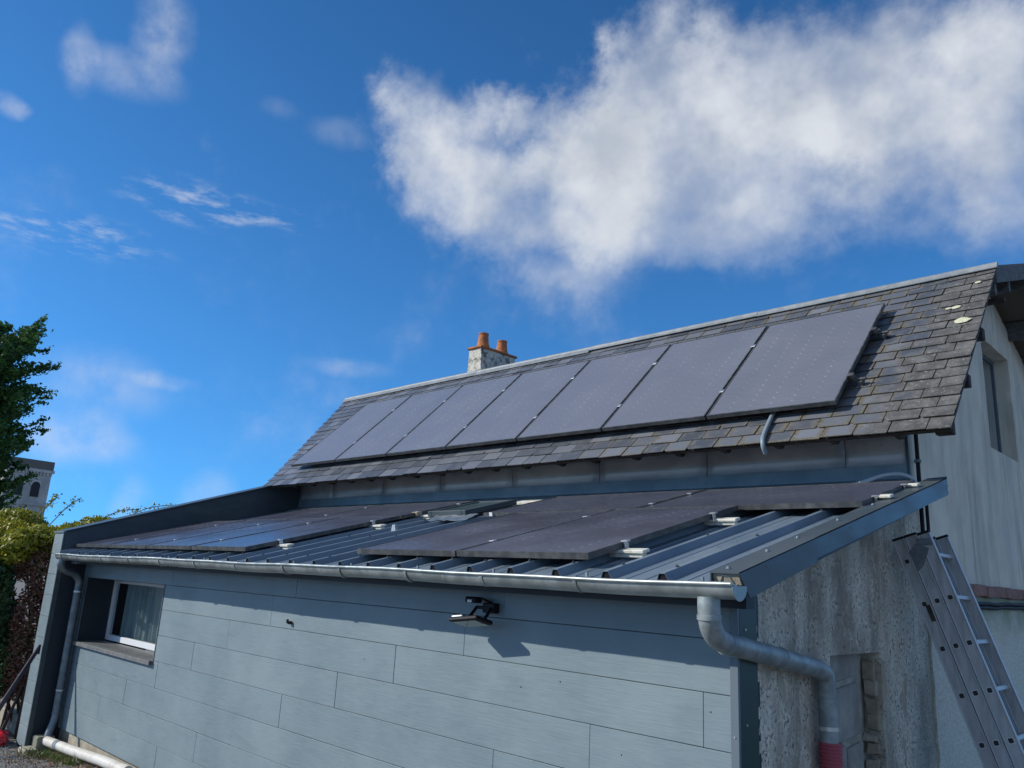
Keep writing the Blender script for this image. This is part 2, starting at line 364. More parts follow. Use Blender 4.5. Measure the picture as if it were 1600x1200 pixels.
M_terra = mat('terracotta', lambda q: put(q, col=q.mix(q.rng(q.noise(q.pos, 11., 5, .7), .35, .68), (.50, .16, .045), (.22, .10, .045)), rough=.85))
M_white = mat('white_frame', col=(.66, .68, .70), rough=.4)
M_sill = mat('slate_grey_sill', lambda q: put(q, col=q.mix(q.rng(q.noise(q.pos, 12., 5, .65), .35, .7), (.10, .105, .105), (.17, .17, .165)), rough=.5))
def f_pane(q):
    t = q.nt; fc = q.n('ShaderNodeLayerWeight', {'Blend': .5}).outputs['Facing']; gl = q.n('ShaderNodeBsdfGlossy', {'Color': (1, 1, 1, 1), 'Roughness': .02}); tr = q.n('ShaderNodeBsdfTransparent', {'Color': (.80, .86, .86, 1)})
    mx = q.n('ShaderNodeMixShader', {0: q.m('ADD', .04, q.m('MULTIPLY', .9, q.m('POWER', fc, 5.))), 1: tr.outputs[0], 2: gl.outputs[0]})
    out = [n for n in t.nodes if n.type == 'OUTPUT_MATERIAL'][0]; t.links.new(mx.outputs[0], out.inputs[0])
M_pane = mat('clear_glass', f_pane)
M_pane_dark = mat('dark_reflecting_glass', col=(.46, .54, .62), rough=.03, metal=1.)
M_pane_green = mat('skylight_glass', col=(.05, .085, .08), rough=.12, spec=.8)
def f_curtain(q):
    tl = q.n('ShaderNodeBsdfTranslucent', {'Color': (.75, .78, .80, 1)}); df = q.n('ShaderNodeBsdfDiffuse', {'Color': (.72, .75, .77, 1)})
    tp = q.n('ShaderNodeBsdfTransparent'); m1 = q.n('ShaderNodeMixShader', {0: .3, 1: df.outputs[0], 2: tl.outputs[0]})
    w = q.noise(q.v('MULTIPLY', q.pos, (1, 1, 1)), 160., 2, .5)
    m2 = q.n('ShaderNodeMixShader', {0: q.rng(w, .35, .65, .95, .7), 1: tp.outputs[0], 2: m1.outputs[0]})
    out = [n for n in q.nt.nodes if n.type == 'OUTPUT_MATERIAL'][0]; q.nt.links.new(m2.outputs[0], out.inputs[0])
M_curtain = mat('net_curtain', f_curtain)
M_concrete = mat('beige_concrete', lambda q: put(q, col=q.mix(q.rng(q.noise(q.pos, 6., 6, .68), .35, .7), (.26, .235, .19), (.42, .385, .31)), rough=.95, nrm=bump(q, q.noise(q.pos, 60., 4, .7), .5, .006)))
M_concrete2 = mat('mossy_concrete', lambda q: put(q, col=q.mix(q.rng(q.noise(q.pos, 6., 6, .68), .35, .7), (.15, .15, .11), (.27, .26, .20)), rough=.95))
M_pvc = mat('off_white_pvc', lambda q: put(q, col=q.mix(q.rng(q.noise(q.pos, 7., 5, .65), .35, .75), (.62, .60, .55), (.45, .42, .36)), rough=.5))
M_hose = mat('red_corrugated_hose', col=(.36, .075, .10), rough=.45)
M_conduit = mat('pale_grey_conduit', col=(.50, .53, .54), rough=.45)
M_conduit2 = mat('grey_blue_conduit', col=(.20, .25, .28), rough=.45)
def f_ladder(q):
    n = q.noise(q.v('MULTIPLY', q.pos, (12, 12, 2.)), 2., 5, .65)
    put(q, col=q.mix(q.rng(n, .35, .7), (.36, .37, .37), (.50, .51, .51)), rough=q.rng(n, .3, .7, .32, .48))
M_flange = mat('worn_aluminium_edge', col=(.44, .45, .45), rough=.5, metal=.35)
M_ladder = mat('scuffed_aluminium', f_ladder, metal=.3)
def f_ground(q):
    n = q.noise(q.pos, .8, 6, .6); f = q.noise(q.pos, 55., 5, .75); gr = q.noise(q.pos, 4., 5, .7)
    c = q.mix(q.rng(f, .35, .7), (0.120, 0.116, 0.108), (0.272, 0.268, 0.252))
    c = q.mix(q.m('MULTIPLY', q.rng(gr, .5, .66), .55), c, (.13, .105, .07))
    put(q, col=c, rough=.95, nrm=bump(q, f, .8, .02))
M_ground = mat('gravel_ground', f_ground)
M_gravel = mat('grey_gravel', lambda q: put(q, col=q.mix(q.noise(q.pos, 90., 1, .5), (0.128, 0.124, 0.120), (0.368, 0.360, 0.344)), rough=.9))
M_red = mat('red_plastic_bag', lambda q: put(q, col=q.mix(q.rng(q.noise(q.pos, 14., 4, .6), .35, .7), (.42, .012, .025), (.62, .03, .05)), rough=.35))
M_pole = mat('dark_purple_steel', col=(.035, .03, .045), rough=.45)
def f_leaf(cols):
    def fn(q):
        at = q.n('ShaderNodeAttribute', attribute_name='rnd').outputs['Fac']
        n = q.rng(q.noise(q.pos, 2.4, 3, .6), .32, .68)
        c = q.mix(at, q.mix(n, cols[0], cols[1]), q.mix(n, cols[1], cols[2]))
        put(q, col=c, rough=.55)
        tl = q.n('ShaderNodeBsdfTranslucent', {'Color': c}); mx = q.n('ShaderNodeMixShader', {0: .28, 1: q.b.outputs[0], 2: tl.outputs[0]})
        out = [x for x in q.nt.nodes if x.type == 'OUTPUT_MATERIAL'][0]; q.nt.links.new(mx.outputs[0], out.inputs[0])
    return fn
M_conifer = mat('conifer_needles', f_leaf([(.020, .062, .022), (.060, .155, .032), (.14, .26, .04)]))
M_yellow = mat('yellow_green_leaves', f_leaf([(.13, .175, .012), (.30, .30, .018), (.42, .36, .03)]))
M_ivy = mat('dark_ivy_leaves', f_leaf([(.016, .050, .020), (.035, .095, .028), (.085, .14, .035)]))
M_creeper = mat('red_creeper_leaves', f_leaf([(.13, .045, .035), (.26, .10, .075), (.17, .15, .06)]))
M_litter = mat('fallen_leaves', f_leaf([(.10, .045, .025), (.20, .10, .05), (.30, .21, .12)]))
M_grass = mat('grass_blades', f_leaf([(.04, .07, .012), (.07, .12, .02), (.13, .16, .03)]))
M_bark = mat('bark', col=(.06, .045, .032), rough=.95)
M_stone = mat('church_stone', lambda q: put(q, col=q.mix(q.rng(q.noise(q.pos, .7, 6, .7), .35, .7), (.36, .335, .31), (.56, .53, .49)), rough=.95))
M_stone_dark = mat('church_lead_roof', col=(.15, .135, .115), rough=.9)
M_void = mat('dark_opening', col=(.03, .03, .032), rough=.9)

def set_rnd(me, vals):
    """one random value per face corner, stored as a float attribute"""
    at = me.attributes.new('rnd', 'FLOAT', 'FACE'); at.data.foreach_set('value', vals)

# ------------------------------------------------------------------ roof frames
A = .756; YE, ZE = 2.248, 3.371; SLOPE = 2.656
def RP(x, s, h=0.): return Vector((x, YE + s*math.cos(A) - h*math.sin(A), ZE + s*math.sin(A) + h*math.cos(A)))
B = .2505; YF, ZF = -.1981, 2.3665; TB = math.tan(B); PANH = .092
def LP(x, t, h=0.): return Vector((x, YF + t*math.cos(B) - h*math.sin(B), ZF + t*math.sin(B) + h*math.cos(B)))   # h=0: panel glass
def zpan(y): return ZF + (y - YF)*TB - PANH/math.cos(B)
def xl_roof(s): return -8.86 - 1.01*s/SLOPE        # skewed left verge
def xr_roof(s): return .452 - .03*s/SLOPE

# ================================================================== GROUND
def zground(x, y):
    return .16*max(0, min(1, (x + 8.9)/3.2)) * (1 if y > -2 else 1)
mb = MB(); xs = [-900, -120, -40, -16, -12, -10] + [-9.4 + .4*i for i in range(12)] + [-4, 0, 6, 40, 300, 900]; ys = [-900, -60, -8, -3, -2, -1.2, -.8, -.5, -.3, -.1, .1, .5, 3, 12, 60, 900]
mb.V = [(x, y, zground(x, y) + (0.012*noise.noise((x*2, y*2, 0)) if -12 < x < -4 and -1.5 < y < .5 else 0)) for x in xs for y in ys]
n = len(ys); mb.F = [(i*n+j, (i+1)*n+j, (i+1)*n+j+1, i*n+j+1) for i in range(len(xs)-1) for j in range(n-1)]
tag(mb.build('ground', M_ground, smooth=True), kind='structure')

# ================================================================== ANNEX (lean-to)
annex = thing('lean_to_annex', (-4.4, 1.4, 0), 'low lean-to annex clad in grey boards under a ribbed blue-grey metal roof', 'annex')
# --- core walls
mb = MB()
WX0, WX1, WZ0, WZ1 = -8.785, -6.48, 1.225, 1.975
mb.box(-8.9, .0, .014, .30, .23, WZ0 - .03).box(WX1, .0, .014, .30, WZ0 - .03, WZ1).box(-8.9, WX0, .014, .30, WZ0 - .03, WZ1).box(-8.9, .0, .014, .30, WZ1, 2.26)
mb.build('front_wall_core', M_dark, annex)
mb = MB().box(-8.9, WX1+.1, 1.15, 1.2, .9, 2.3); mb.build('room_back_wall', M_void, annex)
# --- cladding boards
front = MB().box(-8.9, .014, .0125, .0138, .23, .232).build('front_wall', M_dark, annex)
ZR = [1.975 - .25*i for i in range(8)]
joints = {0: [-6.32, -3.92, -1.52], 1: [-4.27, -1.86], 2: [-4.98, -2.55, -.14], 3: [-5.62, -3.22, -.83], 4: [-6.36, -3.96, -1.55], 5: [-7.08, -4.68, -2.28], 6: [-7.72, -5.32, -2.92, -.52], 7: [-6.1, -3.7, -1.3]}
for r in range(8):
    z1 = 2.21 if r == 0 else ZR[r-1]; z0 = ZR[r]
    x0 = WX1 + .012 if 1 <= r <= 3 else -8.898
    cuts = [x0] + [j for j in joints[r] if j > x0 + .05] + [.012]
    for i in range(len(cuts)-1):
        dy = random.uniform(-.0016, .0016)
        b = MB().bbox(cuts[i] + .0010, cuts[i+1] - .0010, -.002 + dy, .0115, z0 + .0014, z1 - .0014, .0022)
        b.build('cladding_board', M_siding, front)
# small pieces of board left of the window, beside the pier
for r in (1, 2, 3):
    MB().bbox(-8.898, WX0 - .003, -.002, .0115, ZR[r] + .0022, ZR[r-1] - .0022, .0028).build('cladding_board', M_siding, front)
# soffit / wall plate under the eave
MB().box(-8.89, .02, -.10, .30, 2.214, 2.232).build('soffit_board', M_dark, annex)
# --- plinth
MB().box(-8.9, .01, .03, .30, -.1, .2295).build('plinth', M_concrete, annex)
MB().bbox(-8.895, -8.70, -.26, -.07, -.1, .165, .012).build('footing_block', M_concrete2, annex)
# --- window in deep reveal
win = MB().box(WX0, WX1, .30, .302, WZ1 - .001, WZ1 + .004).build('window', M_dark, annex)
f = MB(); ya, yb = .325, .385
f.bbox(WX0 + .002, WX0 + .05, ya, yb, WZ0 + .01, WZ1 - .003).bbox(WX1 - .06, WX1 - .002, ya, yb, WZ0 + .01, WZ1 - .003)
f.bbox(WX0 + .06, WX1 - .06, ya, yb, WZ0 + .01, WZ0 + .075).bbox(WX0 + .06, WX1 - .06, ya, yb, WZ1 - .055, WZ1 - .003)
f.build('window_frame', M_white, win)
MB().box(WX0 + .06, WX1 - .06, .352, .356, WZ0 + .075, WZ1 - .055).build('pane', M_pane, win)
f = MB(); f.box(WX0, WX0 + .0, .0, .0, 0, 0) if False else None
f.box(WX0 - .002, WX0 + .004, .012, .325, WZ0, WZ1).build('left_reveal', M_dark, win)
MB().bbox(WX1 + .000, WX1 + .014, -.010, .325, WZ0 - .02, WZ1 + .004, .002).build('right_jamb_trim', M_trim, win)
MB().box(WX0, WX1, .012, .325, WZ1 - .004, WZ1 + .001).build('head_reveal', M_dark, win)
s = MB().bbox(WX0, WX1 - .002, -.045, .325, WZ0 - .024, WZ0 - .002, .003)
s.bbox(WX0, WX1 - .002, -.047, -.035, WZ0 - .045, WZ0 - .004, .002).build('sill', M_sill, win)
cm = MB(); N = 190
for i in range(N+1):
    x = WX0 + .10 + i*(WX1 - WX0 - .2)/N
    y = .46 + .026*math.sin(i*.42 + 1.3*math.sin(i*.11)) + .012*math.sin(i*1.3)
    cm.V += [(x, y, WZ0 + .03), (x, .455 + (y - .46)*.6, WZ1 - .06)]
cm.F = [(2*i, 2*i+2, 2*i+3, 2*i+1) for i in range(N) if i > 5]
cm.build('curtain', M_curtain, win, smooth=True, fix=False)
# --- pier at the left end with pale slabs on its front
pier = MB().box(-9.25, -8.902, -.305, .9, -.1, 2.47).build('end_pier', M_dark, annex)
zc = 2.49
for k in range(10):
    h = .25
    MB().bbox(-9.256, -8.925, -.318, -.3055, max(zc - h, .02) + .002, zc - .002, .003).build('pier_board', M_siding, pier)
    zc -= h
MB().bbox(-8.924, -8.8985, -.322, -.27, .02, 2.50, .002).build('pier_corner_trim', M_flash, pier)
MB().bbox(-9.27, -8.893, -.332, -.26, 2.492, 2.512, .003).build('pier_cap', M_trim, pier)
# --- left parapet flashing
P0, P1 = (-.30, 2.505), (2.88, 2.505 + 3.18*.329)
pp = MB(); pp.prism([(-9.2, P0[0], P0[1]), (-9.2, P1[0], P1[1]), (-9.2, P1[0], 2.6), (-9.2, .6, 2.25), (-9.2, P0[0], 2.15)], (.31, 0, 0))
pp.build('parapet_flashing', M_flash, annex)
cp = MB(); cp.prism([(-9.23, P0[0]-.02, P0[1]), (-9.23, P1[0], P1[1]), (-9.23, P1[0], P1[1]+.015), (-9.23, P0[0]-.02, P0[1]+.015)], (.36, 0, 0))
cp.build('parapet_coping', M_flash, annex)
# --- right corner trims
MB().bbox(.0145, .058, -.022, -.003, .1, 2.215, .002).build('corner_trim', M_trim, annex)
MB().bbox(.004, .0585, -.0025, .17, .1, 2.225, .002).build('corner_side_trim', M_green, annex)
sc = MB()
for z in (2.03, 1.6, 1.2, .8): sc.tube([(.0585, .05, z), (.063, .05, z)], .006, 8)
for z in (1.55, 1.1, .7): sc.tube([(.036, -.022, z), (.036, -.026, z)], .0045, 8)
tag(sc.build('trim_screws', M_alu, annex), kind='stuff')
# --- end wall (rough render) as a displaced grid with the blocked doorway recessed
RY0, RY1, RZ1 = 1.16, 1.935, 1.875
def rough_wall(name, x, y0, y1, ztop, hole, m, parent, amp=.006, step=.045, z0=-.1, thick=.25):
    ny = int((y1-y0)/step); ysn = [y0 + (y1-y0)*i/ny for i in range(ny+1)]
    if hole:
        for e in hole[:2]:
            j = min(range(len(ysn)), key=lambda k: abs(ysn[k]-e)); ysn[j] = e
    mb = MB(); idx = {}; zm = max(ztop(y_) for y_ in ysn); nz = int((zm-z0)/step) + 1; zl = [z0 + (zm-z0)*j/nz for j in range(nz+1)]
    if hole:
        for e in hole[2:]:
            if z0 < e < zm: zl[min(range(len(zl)), key=lambda k: abs(zl[k]-e))] = e
    def vert(i, j):
        if (i, j) in idx: return idx[i, j]
        y = ysn[i]; z = min(zl[j], ztop(y))
        edge = hole and (abs(y-hole[0]) < .001 or abs(y-hole[1]) < .001) and z <= hole[2]+.01
        dxx = amp*noise.noise((x, y*9, z*9))*1.2 + amp*.8*noise.noise((x, y*31, z*31))
        yy = y + (.012*noise.noise((3, y*5, z*7)) if edge else 0)
        mb.V.append((x + dxx, yy, z)); idx[i, j] = len(mb.V)-1; return idx[i, j]
    for i in range(ny):
        for j in range(nz):
            yc = (ysn[i]+ysn[i+1])/2; zz = (zl[j]+zl[j+1])/2
            if zl[j] >= min(ztop(ysn[i]), ztop(ysn[i+1])) - 1e-4: continue
            if hole and hole[0] < yc < hole[1] and hole[3] < zz < hole[2]: continue
            mb.F.append((vert(i, j), vert(i+1, j), vert(i+1, j+1), vert(i, j+1)))
    # jamb faces around the hole
    bm = bmesh.new(); me = mb.mesh('t', None); bm.from_mesh(me); bpy.data.meshes.remove(me)
    be = [e for e in bm.edges if e.is_boundary]
    r = bmesh.ops.extrude_edge_only(bm, edges=be)
    for v in r['geom']:
        if isinstance(v, bmesh.types.BMVert): v.co.x = x - thick
    bmesh.ops.recalc_face_normals(bm, faces=bm.faces)
    me = bpy.data.meshes.new(name); bm.to_mesh(me); bm.free(); me.materials.append(m)
    me.polygons.foreach_set('use_smooth', [True]*len(me.polygons))
    try: me.set_sharp_from_angle(angle=R(45))
    except Exception: pass
    return link(name, me, parent)
endw = rough_wall('end_wall', .0, .03, 2.895, lambda y: zpan(y) - .015, (RY0, RY1, RZ1, -1), M_render, annex)
bd = MB().box(-.20, -.115, RY0 - .05, RY1 + .05, -.1, RZ1 + .05).build('blocked_doorway', M_mortar, annex)
z = RZ1 - .005; k = 0
for h, cuts in ((.21, [RY0+.01, RY1-.11]), (.335, [RY0+.17, RY1-.115]), (.34, [RY0+.12, RY0+.42, RY1-.10]), (.3, [RY0+.01, RY0+.38, RY1-.10]), (.3, [RY0+.2, RY1-.1]), (.3, [RY0+.01, RY0+.4, RY1-.1])):
    for i in range(len(cuts)-1):
        tl = random.uniform(-.02, .02)
        MB().bbox(-.13, -.092 + random.uniform(-.006, .006), cuts[i]+.012, cuts[i+1]-.012, z-h+.014, z-.014, .008, tr=lambda v: Vector((v.x, v.y, v.z + (v.y-cuts[i])*.09))).build('concrete_block', M_block, bd)
    z -= h
zs = RZ1 - .06
while zs > .1:
    h = random.uniform(.05, .13); w_ = random.uniform(.016, .032)
    rt = Matrix.Translation((-.062 + random.uniform(-.02, .012), RY1 - .028 + random.uniform(-.012, .008), zs - h/2)) @ Matrix.Rotation(random.uniform(-.25, .25), 4, 'X') @ Matrix.Rotation(random.uniform(-.3, .3), 4, 'Z')
    b = MB().bbox(-.04, .04, -w_, w_, -h*.46, h*.46, .007, tr=lambda v: rt @ (v * (1 + .35*noise.noise(v*35 + Vector((zs*7, 0, 0))))))
    b.build('rubble_stone', M_rubble, bd); zs -= h*.85 + random.uniform(.0, .05)
# --- ribbed roof sheets
RIB0, RIBP = -.148, .333
YR0, YR1 = -.345, 2.86
def sheet_profile(x0, x1):
    pts = [(x0, 0.)]
    k0 = math.ceil((RIB0 - x1)/RIBP - 1e-6); ribs = sorted(RIB0 - RIBP*k for k in range(k0, k0+6) if x0 + .01 < RIB0 - RIBP*k < x1 - .01)
    for i, r in enumerate(ribs):
        pts += [(r-.036, 0), (r-.016, .040), (r+.016, .040), (r+.036, 0)]
        for m_ in (.11, .22):
            q_ = r + m_
            if q_ + .015 < x1: pts += [(q_-.010, 0), (q_-.006, .0035), (q_+.006, .0035), (q_+.010, 0)]
    pts.append((x1, 0)); return pts
def sheet(x0, x1, y0, y1, name='roof_sheet', th=.0012):
    pr = sheet_profile(x0, x1); mb = MB(); n = len(pr)
    for (yy) in (y0, y1):
        for (x, h) in pr: mb.V.append((x, yy - h*math.sin(B), zpan(yy) + h*math.cos(B)))
        for (x, h) in pr: mb.V.append((x, yy - (h-.004)*math.sin(B), zpan(yy) + (h-.004)*math.cos(B)))
    for i in range(n-1):
        mb.F += [(i, i+1, 2*n+i+1, 2*n+i), (n+i, 3*n+i, 3*n+i+1, n+i+1), (i, n+i, n+i+1, i+1), (2*n+i, 2*n+i+1, 3*n+i+1, 3*n+i)]
    return mb.build(name, M_pan, annex)
SKX0, SKX1, SKT0, SKT1 = -4.16, -3.60, 1.78, 2.50
e = RIB0 + RIBP/2; x1 = .235
while x1 > -8.85:
    x0 = max(e - 3*RIBP, -8.885); sheet(x0 + .001, x1, YR0, YR1); x1 = x0; e -= 3*RIBP
# roofing screws on the ribs
sc = MB()
for k in range(26):
    xr = RIB0 - RIBP*k
    for yy in (-.20, .62, 1.5, 2.3):
        yy += random.uniform(-.02, .02); p = Vector((xr, yy - .040*math.sin(B), zpan(yy) + .040*math.cos(B))); nn = Vector((0, -math.sin(B), math.cos(B)))
        sc.tube([p, p + nn*.004], .011, 8).tube([p + nn*.004, p + nn*.011], .0055, 6)
tag(sc.build('roof_screws', M_flash, annex), kind='stuff')
fi = MB()
for k in range(26):
    xr = RIB0 - RIBP*k; q5 = lambda x_, h_: (x_, -.338 - h_*math.sin(B), zpan(-.338) + h_*math.cos(B))
    fi.prism([q5(xr-.040, -.012), q5(xr-.0165, .0375), q5(xr+.0165, .0375), q5(xr+.040, -.012)], (0, .08, .08*TB))
tag(fi.build('rib_fillers', M_black, annex), kind='stuff')
MB().box(-8.88, .2, -.20, -.12, 2.13, 2.235).build('eave_batten', M_dark, annex)
# --- verge flashing on the right
VX = .255
vt = lambda y: 2.285 + (y + .366)*.26
VY0, VY1 = -.366, 2.75
for (a, b_, o_) in ((VY0, .45, .0012), (.446, VY1, 0.)):
    v = MB()
    v.prism([(VX+o_, a, vt(a)), (VX+o_, b_, vt(b_)), (VX+o_, b_, vt(b_)-.125), (VX+o_, a + (.10 if a < 0 else 0), vt(a)-.105)], (-.006, 0, 0))
    v.prism([(.12, a, vt(a)+o_), (VX+o_, a, vt(a)+o_), (VX+o_, a, vt(a)-.006+o_), (.12, a, vt(a)-.006+o_)], (0, b_-a, vt(b_)-vt(a)))
    v.prism([(.12, a, vt(a)+o_), (.12, a, vt(a)-.05), (.114, a, vt(a)-.05), (.114, a, vt(a)+o_)], (0, b_-a, vt(b_)-vt(a)))
    v.build('verge_flashing', M_flash, annex)
MB().prism([(VX, VY1, vt(VY1)+.012), (VX, VY1, vt(VY1)-.12), (.12, VY1, vt(VY1)-.06), (.12, VY1, vt(VY1)+.004)], (0, .005, 0)).build('verge_end_plate', M_flash, annex)
MB().prism([(.125, VY0+.012, vt(VY0)-.004), (VX-.008, VY0+.012, vt(VY0)-.004), (VX-.004, VY0+.03, vt(VY0)-.052), (.105, VY0+.03, vt(VY0)-.052)], (0, .01, 0)).build('verge_closer', M_rubble, annex)
MB().box(.06, VX-.01, -.10, 2.8, -.02, 0, tr=lambda v: Vector((v.x, v.y, vt(v.y)-.105+v.z))).build('verge_soffit', M_dark, annex)
sc = MB()
for yy in (-.30, .08, .42, .95, 1.5): sc.tube([(.17, yy, vt(yy)), (.17, yy, vt(yy)+.012)], [.012, .008], 8)
for yy in (-.1, .9): sc.tube([(VX, yy, vt(yy)-.03), (VX+.004, yy, vt(yy)-.03)], .004, 8)
tag(sc.build('verge_screws', M_pipe, annex), kind='stuff')
# --- apron flashing against the house wall
ap = MB(); za = zpan(2.70) + .052
ap.prism([(-8.88, 2.878, 3.235), (-8.88, 2.872, 3.125), (-8.88, 2.70, za), (-8.88, 2.695, za-.03), (-8.88, 2.70, za-.035), (-8.88, 2.879, 3.05)], (8.83, 0, 0))
ap.build('apron_flashing', M_apron, annex)

# ================================================================== HOUSE
house = thing('house', (-4.8, 5.7, 0), 'old rendered house behind the annex with a steep slate roof and chimney', 'house')
YW = 2.9; XG = -.03
MB().box(-9.1, XG - .28, YW, YW + .3, 0, 3.60).build('front_wall', M_gable, house)
wp = MB().box(-8.9, XG, YW - .004, YW - .001, 3.1, 3.12).build('wall_cladding', M_wallpanel, house)
jx = [-8.88, -7.98, -6.77, -5.58, -4.32, -3.06, -1.80, -.525, -.05]
for i in range(len(jx)-1):
    d_ = random.uniform(0, .004); rx = random.uniform(-.004, .004)
    b = MB(); N = 10
    for k in range(N+1):
        x = jx[i] + .004 + (jx[i+1]-jx[i]-.008)*k/N
        for z in (3.225, 3.32, 3.42, 3.62):
            b.V.append((x, YW - .012 - d_ + .003*noise.noise((x*2, z*5, 2)) + rx*(z-3.3), z))
    b.F = [(k*4+j, (k+1)*4+j, (k+1)*4+j+1, k*4+j+1) for k in range(N) for j in range(3)]
    me_o = b.build('wall_panel', M_wallpanel, wp, smooth=True, fix=False)
    md = me_o.modifiers.new('thickness', 'SOLIDIFY'); md.thickness = .006; md.offset = 1
MB().bbox(-.052, -.032, YW - .03, YW - .003, 2.3, 3.62, .003).build('wall_corner_strip', M_flash, house)
# gable wall: lower and upper faces
YRG = 5.75; HALF = 8.60
def ztop_gable(y):
    y2 = y if y < YRG else 2*YRG - y
    return (ZE + (y2 - YE)*math.tan(A) if y2 < 4.174 else 5.2 + (y2 - 4.174)*.354) - .16
gw = rough_wall('gable_wall', XG, YW, HALF, ztop_gable, (5.34, 6.44, 4.92, 3.75), M_gable, house, amp=.003, step=.06, z0=2.36)
rough_wall('gable_wall_base', .02, YW + .003, HALF, lambda y: 2.27, None, M_gable_low, house, amp=.006, step=.06)
led = MB().box(-.03, .012, YW + .004, HALF, 2.272, 2.365).build('brick_ledge', M_mortar, house)
y = YW + .006
while y < HALF - .2:
    L_ = .21 + random.uniform(-.02, .02); zo = random.uniform(-.004, .004)
    MB().bbox(-.02, .066 + random.uniform(-.006, .004), y, y + L_ - .008, 2.274 + zo, 2.372 + zo, .008).build('brick', M_brick, led); y += L_
gwin = MB().box(XG - .20, XG - .16, 5.34, 6.44, 3.75, 4.92).build('gable_window', M_pane_dark, house)
fr = MB(); fr.box(XG-.159, XG-.145, 5.34, 5.38, 3.75, 4.92).box(XG-.159, XG-.145, 6.41, 6.44, 3.75, 4.92).box(XG-.159, XG-.145, 5.38, 6.41, 3.75, 3.79).box(XG-.159, XG-.145, 5.38, 6.41, 4.88, 4.92)
fr.build('window_frame', M_trim, gwin)
# --- roof deck, lower steep slope
roof = MB()
c = lambda x, s, h: RP(x, s, h)
roof.add([c(xl_roof(0)+.02, .03, -.03), c(xr_roof(0)-.02, .03, -.03), c(xr_roof(SLOPE)-.02, SLOPE, -.03), c(xl_roof(SLOPE)+.02, SLOPE, -.03),
          c(xl_roof(0)+.02, .03, -.055), c(xr_roof(0)-.02, .03, -.055), c(xr_roof(SLOPE)-.02, SLOPE, -.055), c(xl_roof(SLOPE)+.02, SLOPE, -.055)],
         [(0,1,2,3),(7,6,5,4),(0,4,5,1),(1,5,6,2),(2,6,7,3),(3,7,4,0)])
roof = roof.build('roof', M_rafter, house)
# slates
EXP = SLOPE/19; SW = .245; SL = .30
PX0, PX1, PS0, PS1 = -8.4579, -8.4579 + 8*1.154 - .02 - 1.154, .342, .342 + 1.722
camP = M.translation
slates = []
for r in range(19):
    s0 = r*EXP; off = (r % 2)*SW/2 + .03*random.random()
    xl, xr = xl_roof(s0 + EXP/2), xr_roof(s0)
    x = xr + off*0 
    first = True
    while x > xl + .03:
        w_ = SW*random.uniform(.90, 1.10)
        if first: w_ = (SW if r % 2 else SW*.62)*random.uniform(.9, 1.1); first = False
        x0 = max(x - w_, xl)
        slates.append((r, s0, x0, x)); x = x0
def slate_geo(s0, x0, x1, r):
    """thin tilted plate, slightly uneven"""
    j = lambda a: random.uniform(-a, a)
    xg = random.uniform(.003, .006); s1 = s0 + min(SL, SLOPE - s0 + .01); sb = s0 + j(.006) - (.012 if r == 0 else 0); lift = .0115 + j(.003); old = max(0, min(1, (x1 + .9)/.9))
    lift += old*random.uniform(0, .006)
    ch = random.random() < .35; cc = .03*random.random() + .008
    bl = [(x0 + xg, sb + (cc if ch else 0) + j(.003), lift + j(.002)), (x1 - xg, sb + j(.004), lift + j(.002)), (x1 - xg, s1, -.008), (x0 + xg, s1, -.008)]
    if ch: bl.insert(1, (x0 + xg + cc, sb + j(.003), lift))
    n_ = len(bl); V = [RP(*p) for p in bl] + [RP(p[0], p[1], p[2] - .0065) for p in bl]
    F = [tuple(range(n_))] + [tuple(range(n_, 2*n_))[::-1]] + [(i, n_ + i, n_ + (i+1) % n_, (i+1) % n_) for i in range(n_)]
    UV = [((p[0]-x0)/(x1-x0), (p[1]-s0)/SL) for p in bl]
    return V, F, UV*2
def finish_slates(name, lst, parent, kind=None):
    V = []; F = []; UV = []; RN = []
    for (v, f_, u) in lst:
        b = len(V); V += [tuple(q_) for q_ in v]; F += [tuple(i+b for i in ff) for ff in f_]; UV += u; RN += [random.random()]*len(f_)
    me = bpy.data.meshes.new(name); me.from_pydata(V, [], F); me.update(); me.materials.append(M_slate)
    uvl = me.uv_layers.new(name='UVMap'); li = [0]*len(me.loops); me.loops.foreach_get('vertex_index', li)
    uvl.data.foreach_set('uv', [c_ for i in li for c_ in UV[i]])
    set_rnd(me, RN)
    o = link(name, me, parent)
    if kind: o['kind'] = kind
    return o
def seen(sl):
    r, s0, x0, x1 = sl; xm = (x0+x1)/2
    cov = PX0 + .05 < xm < PX1 - .12 and PS0 + .28 < s0 + .07 < PS1 - .02
    d_ = (RP(xm, s0) - camP).length
    return (1 if cov else 0, d_)
order = sorted(slates, key=seen)
rest = []
for i, sl in enumerate(order):
    gq = slate_geo(sl[1], sl[2], sl[3], sl[0])
    if i < 300: finish_slates('slate', [gq], roof)
    else: rest.append(gq)
finish_slates('slates', rest, roof, 'stuff')
# lichen patches
for (x, s_, r_) in ((.285, 1.62, .05), (.20, 1.90, .028), (.14, 1.90, .018), (.31, 2.35, .02)):
    b = MB(); n_ = 14
    b.V = [RP(x, s_, .0235)] + [RP(x + 1.3*r_*math.cos(k*2*math.pi/n_)*(1+.25*noise.noise((k, x*9, 1))), s_ + r_*math.sin(k*2*math.pi/n_)*(1+.25*noise.noise((k, 5, x*9))), .019) for k in range(n_)]
    b.F = [(0, 1+k, 1+(k+1) % n_) for k in range(n_)]
    b.build('lichen_patch', M_lichen, roof, fix=False)
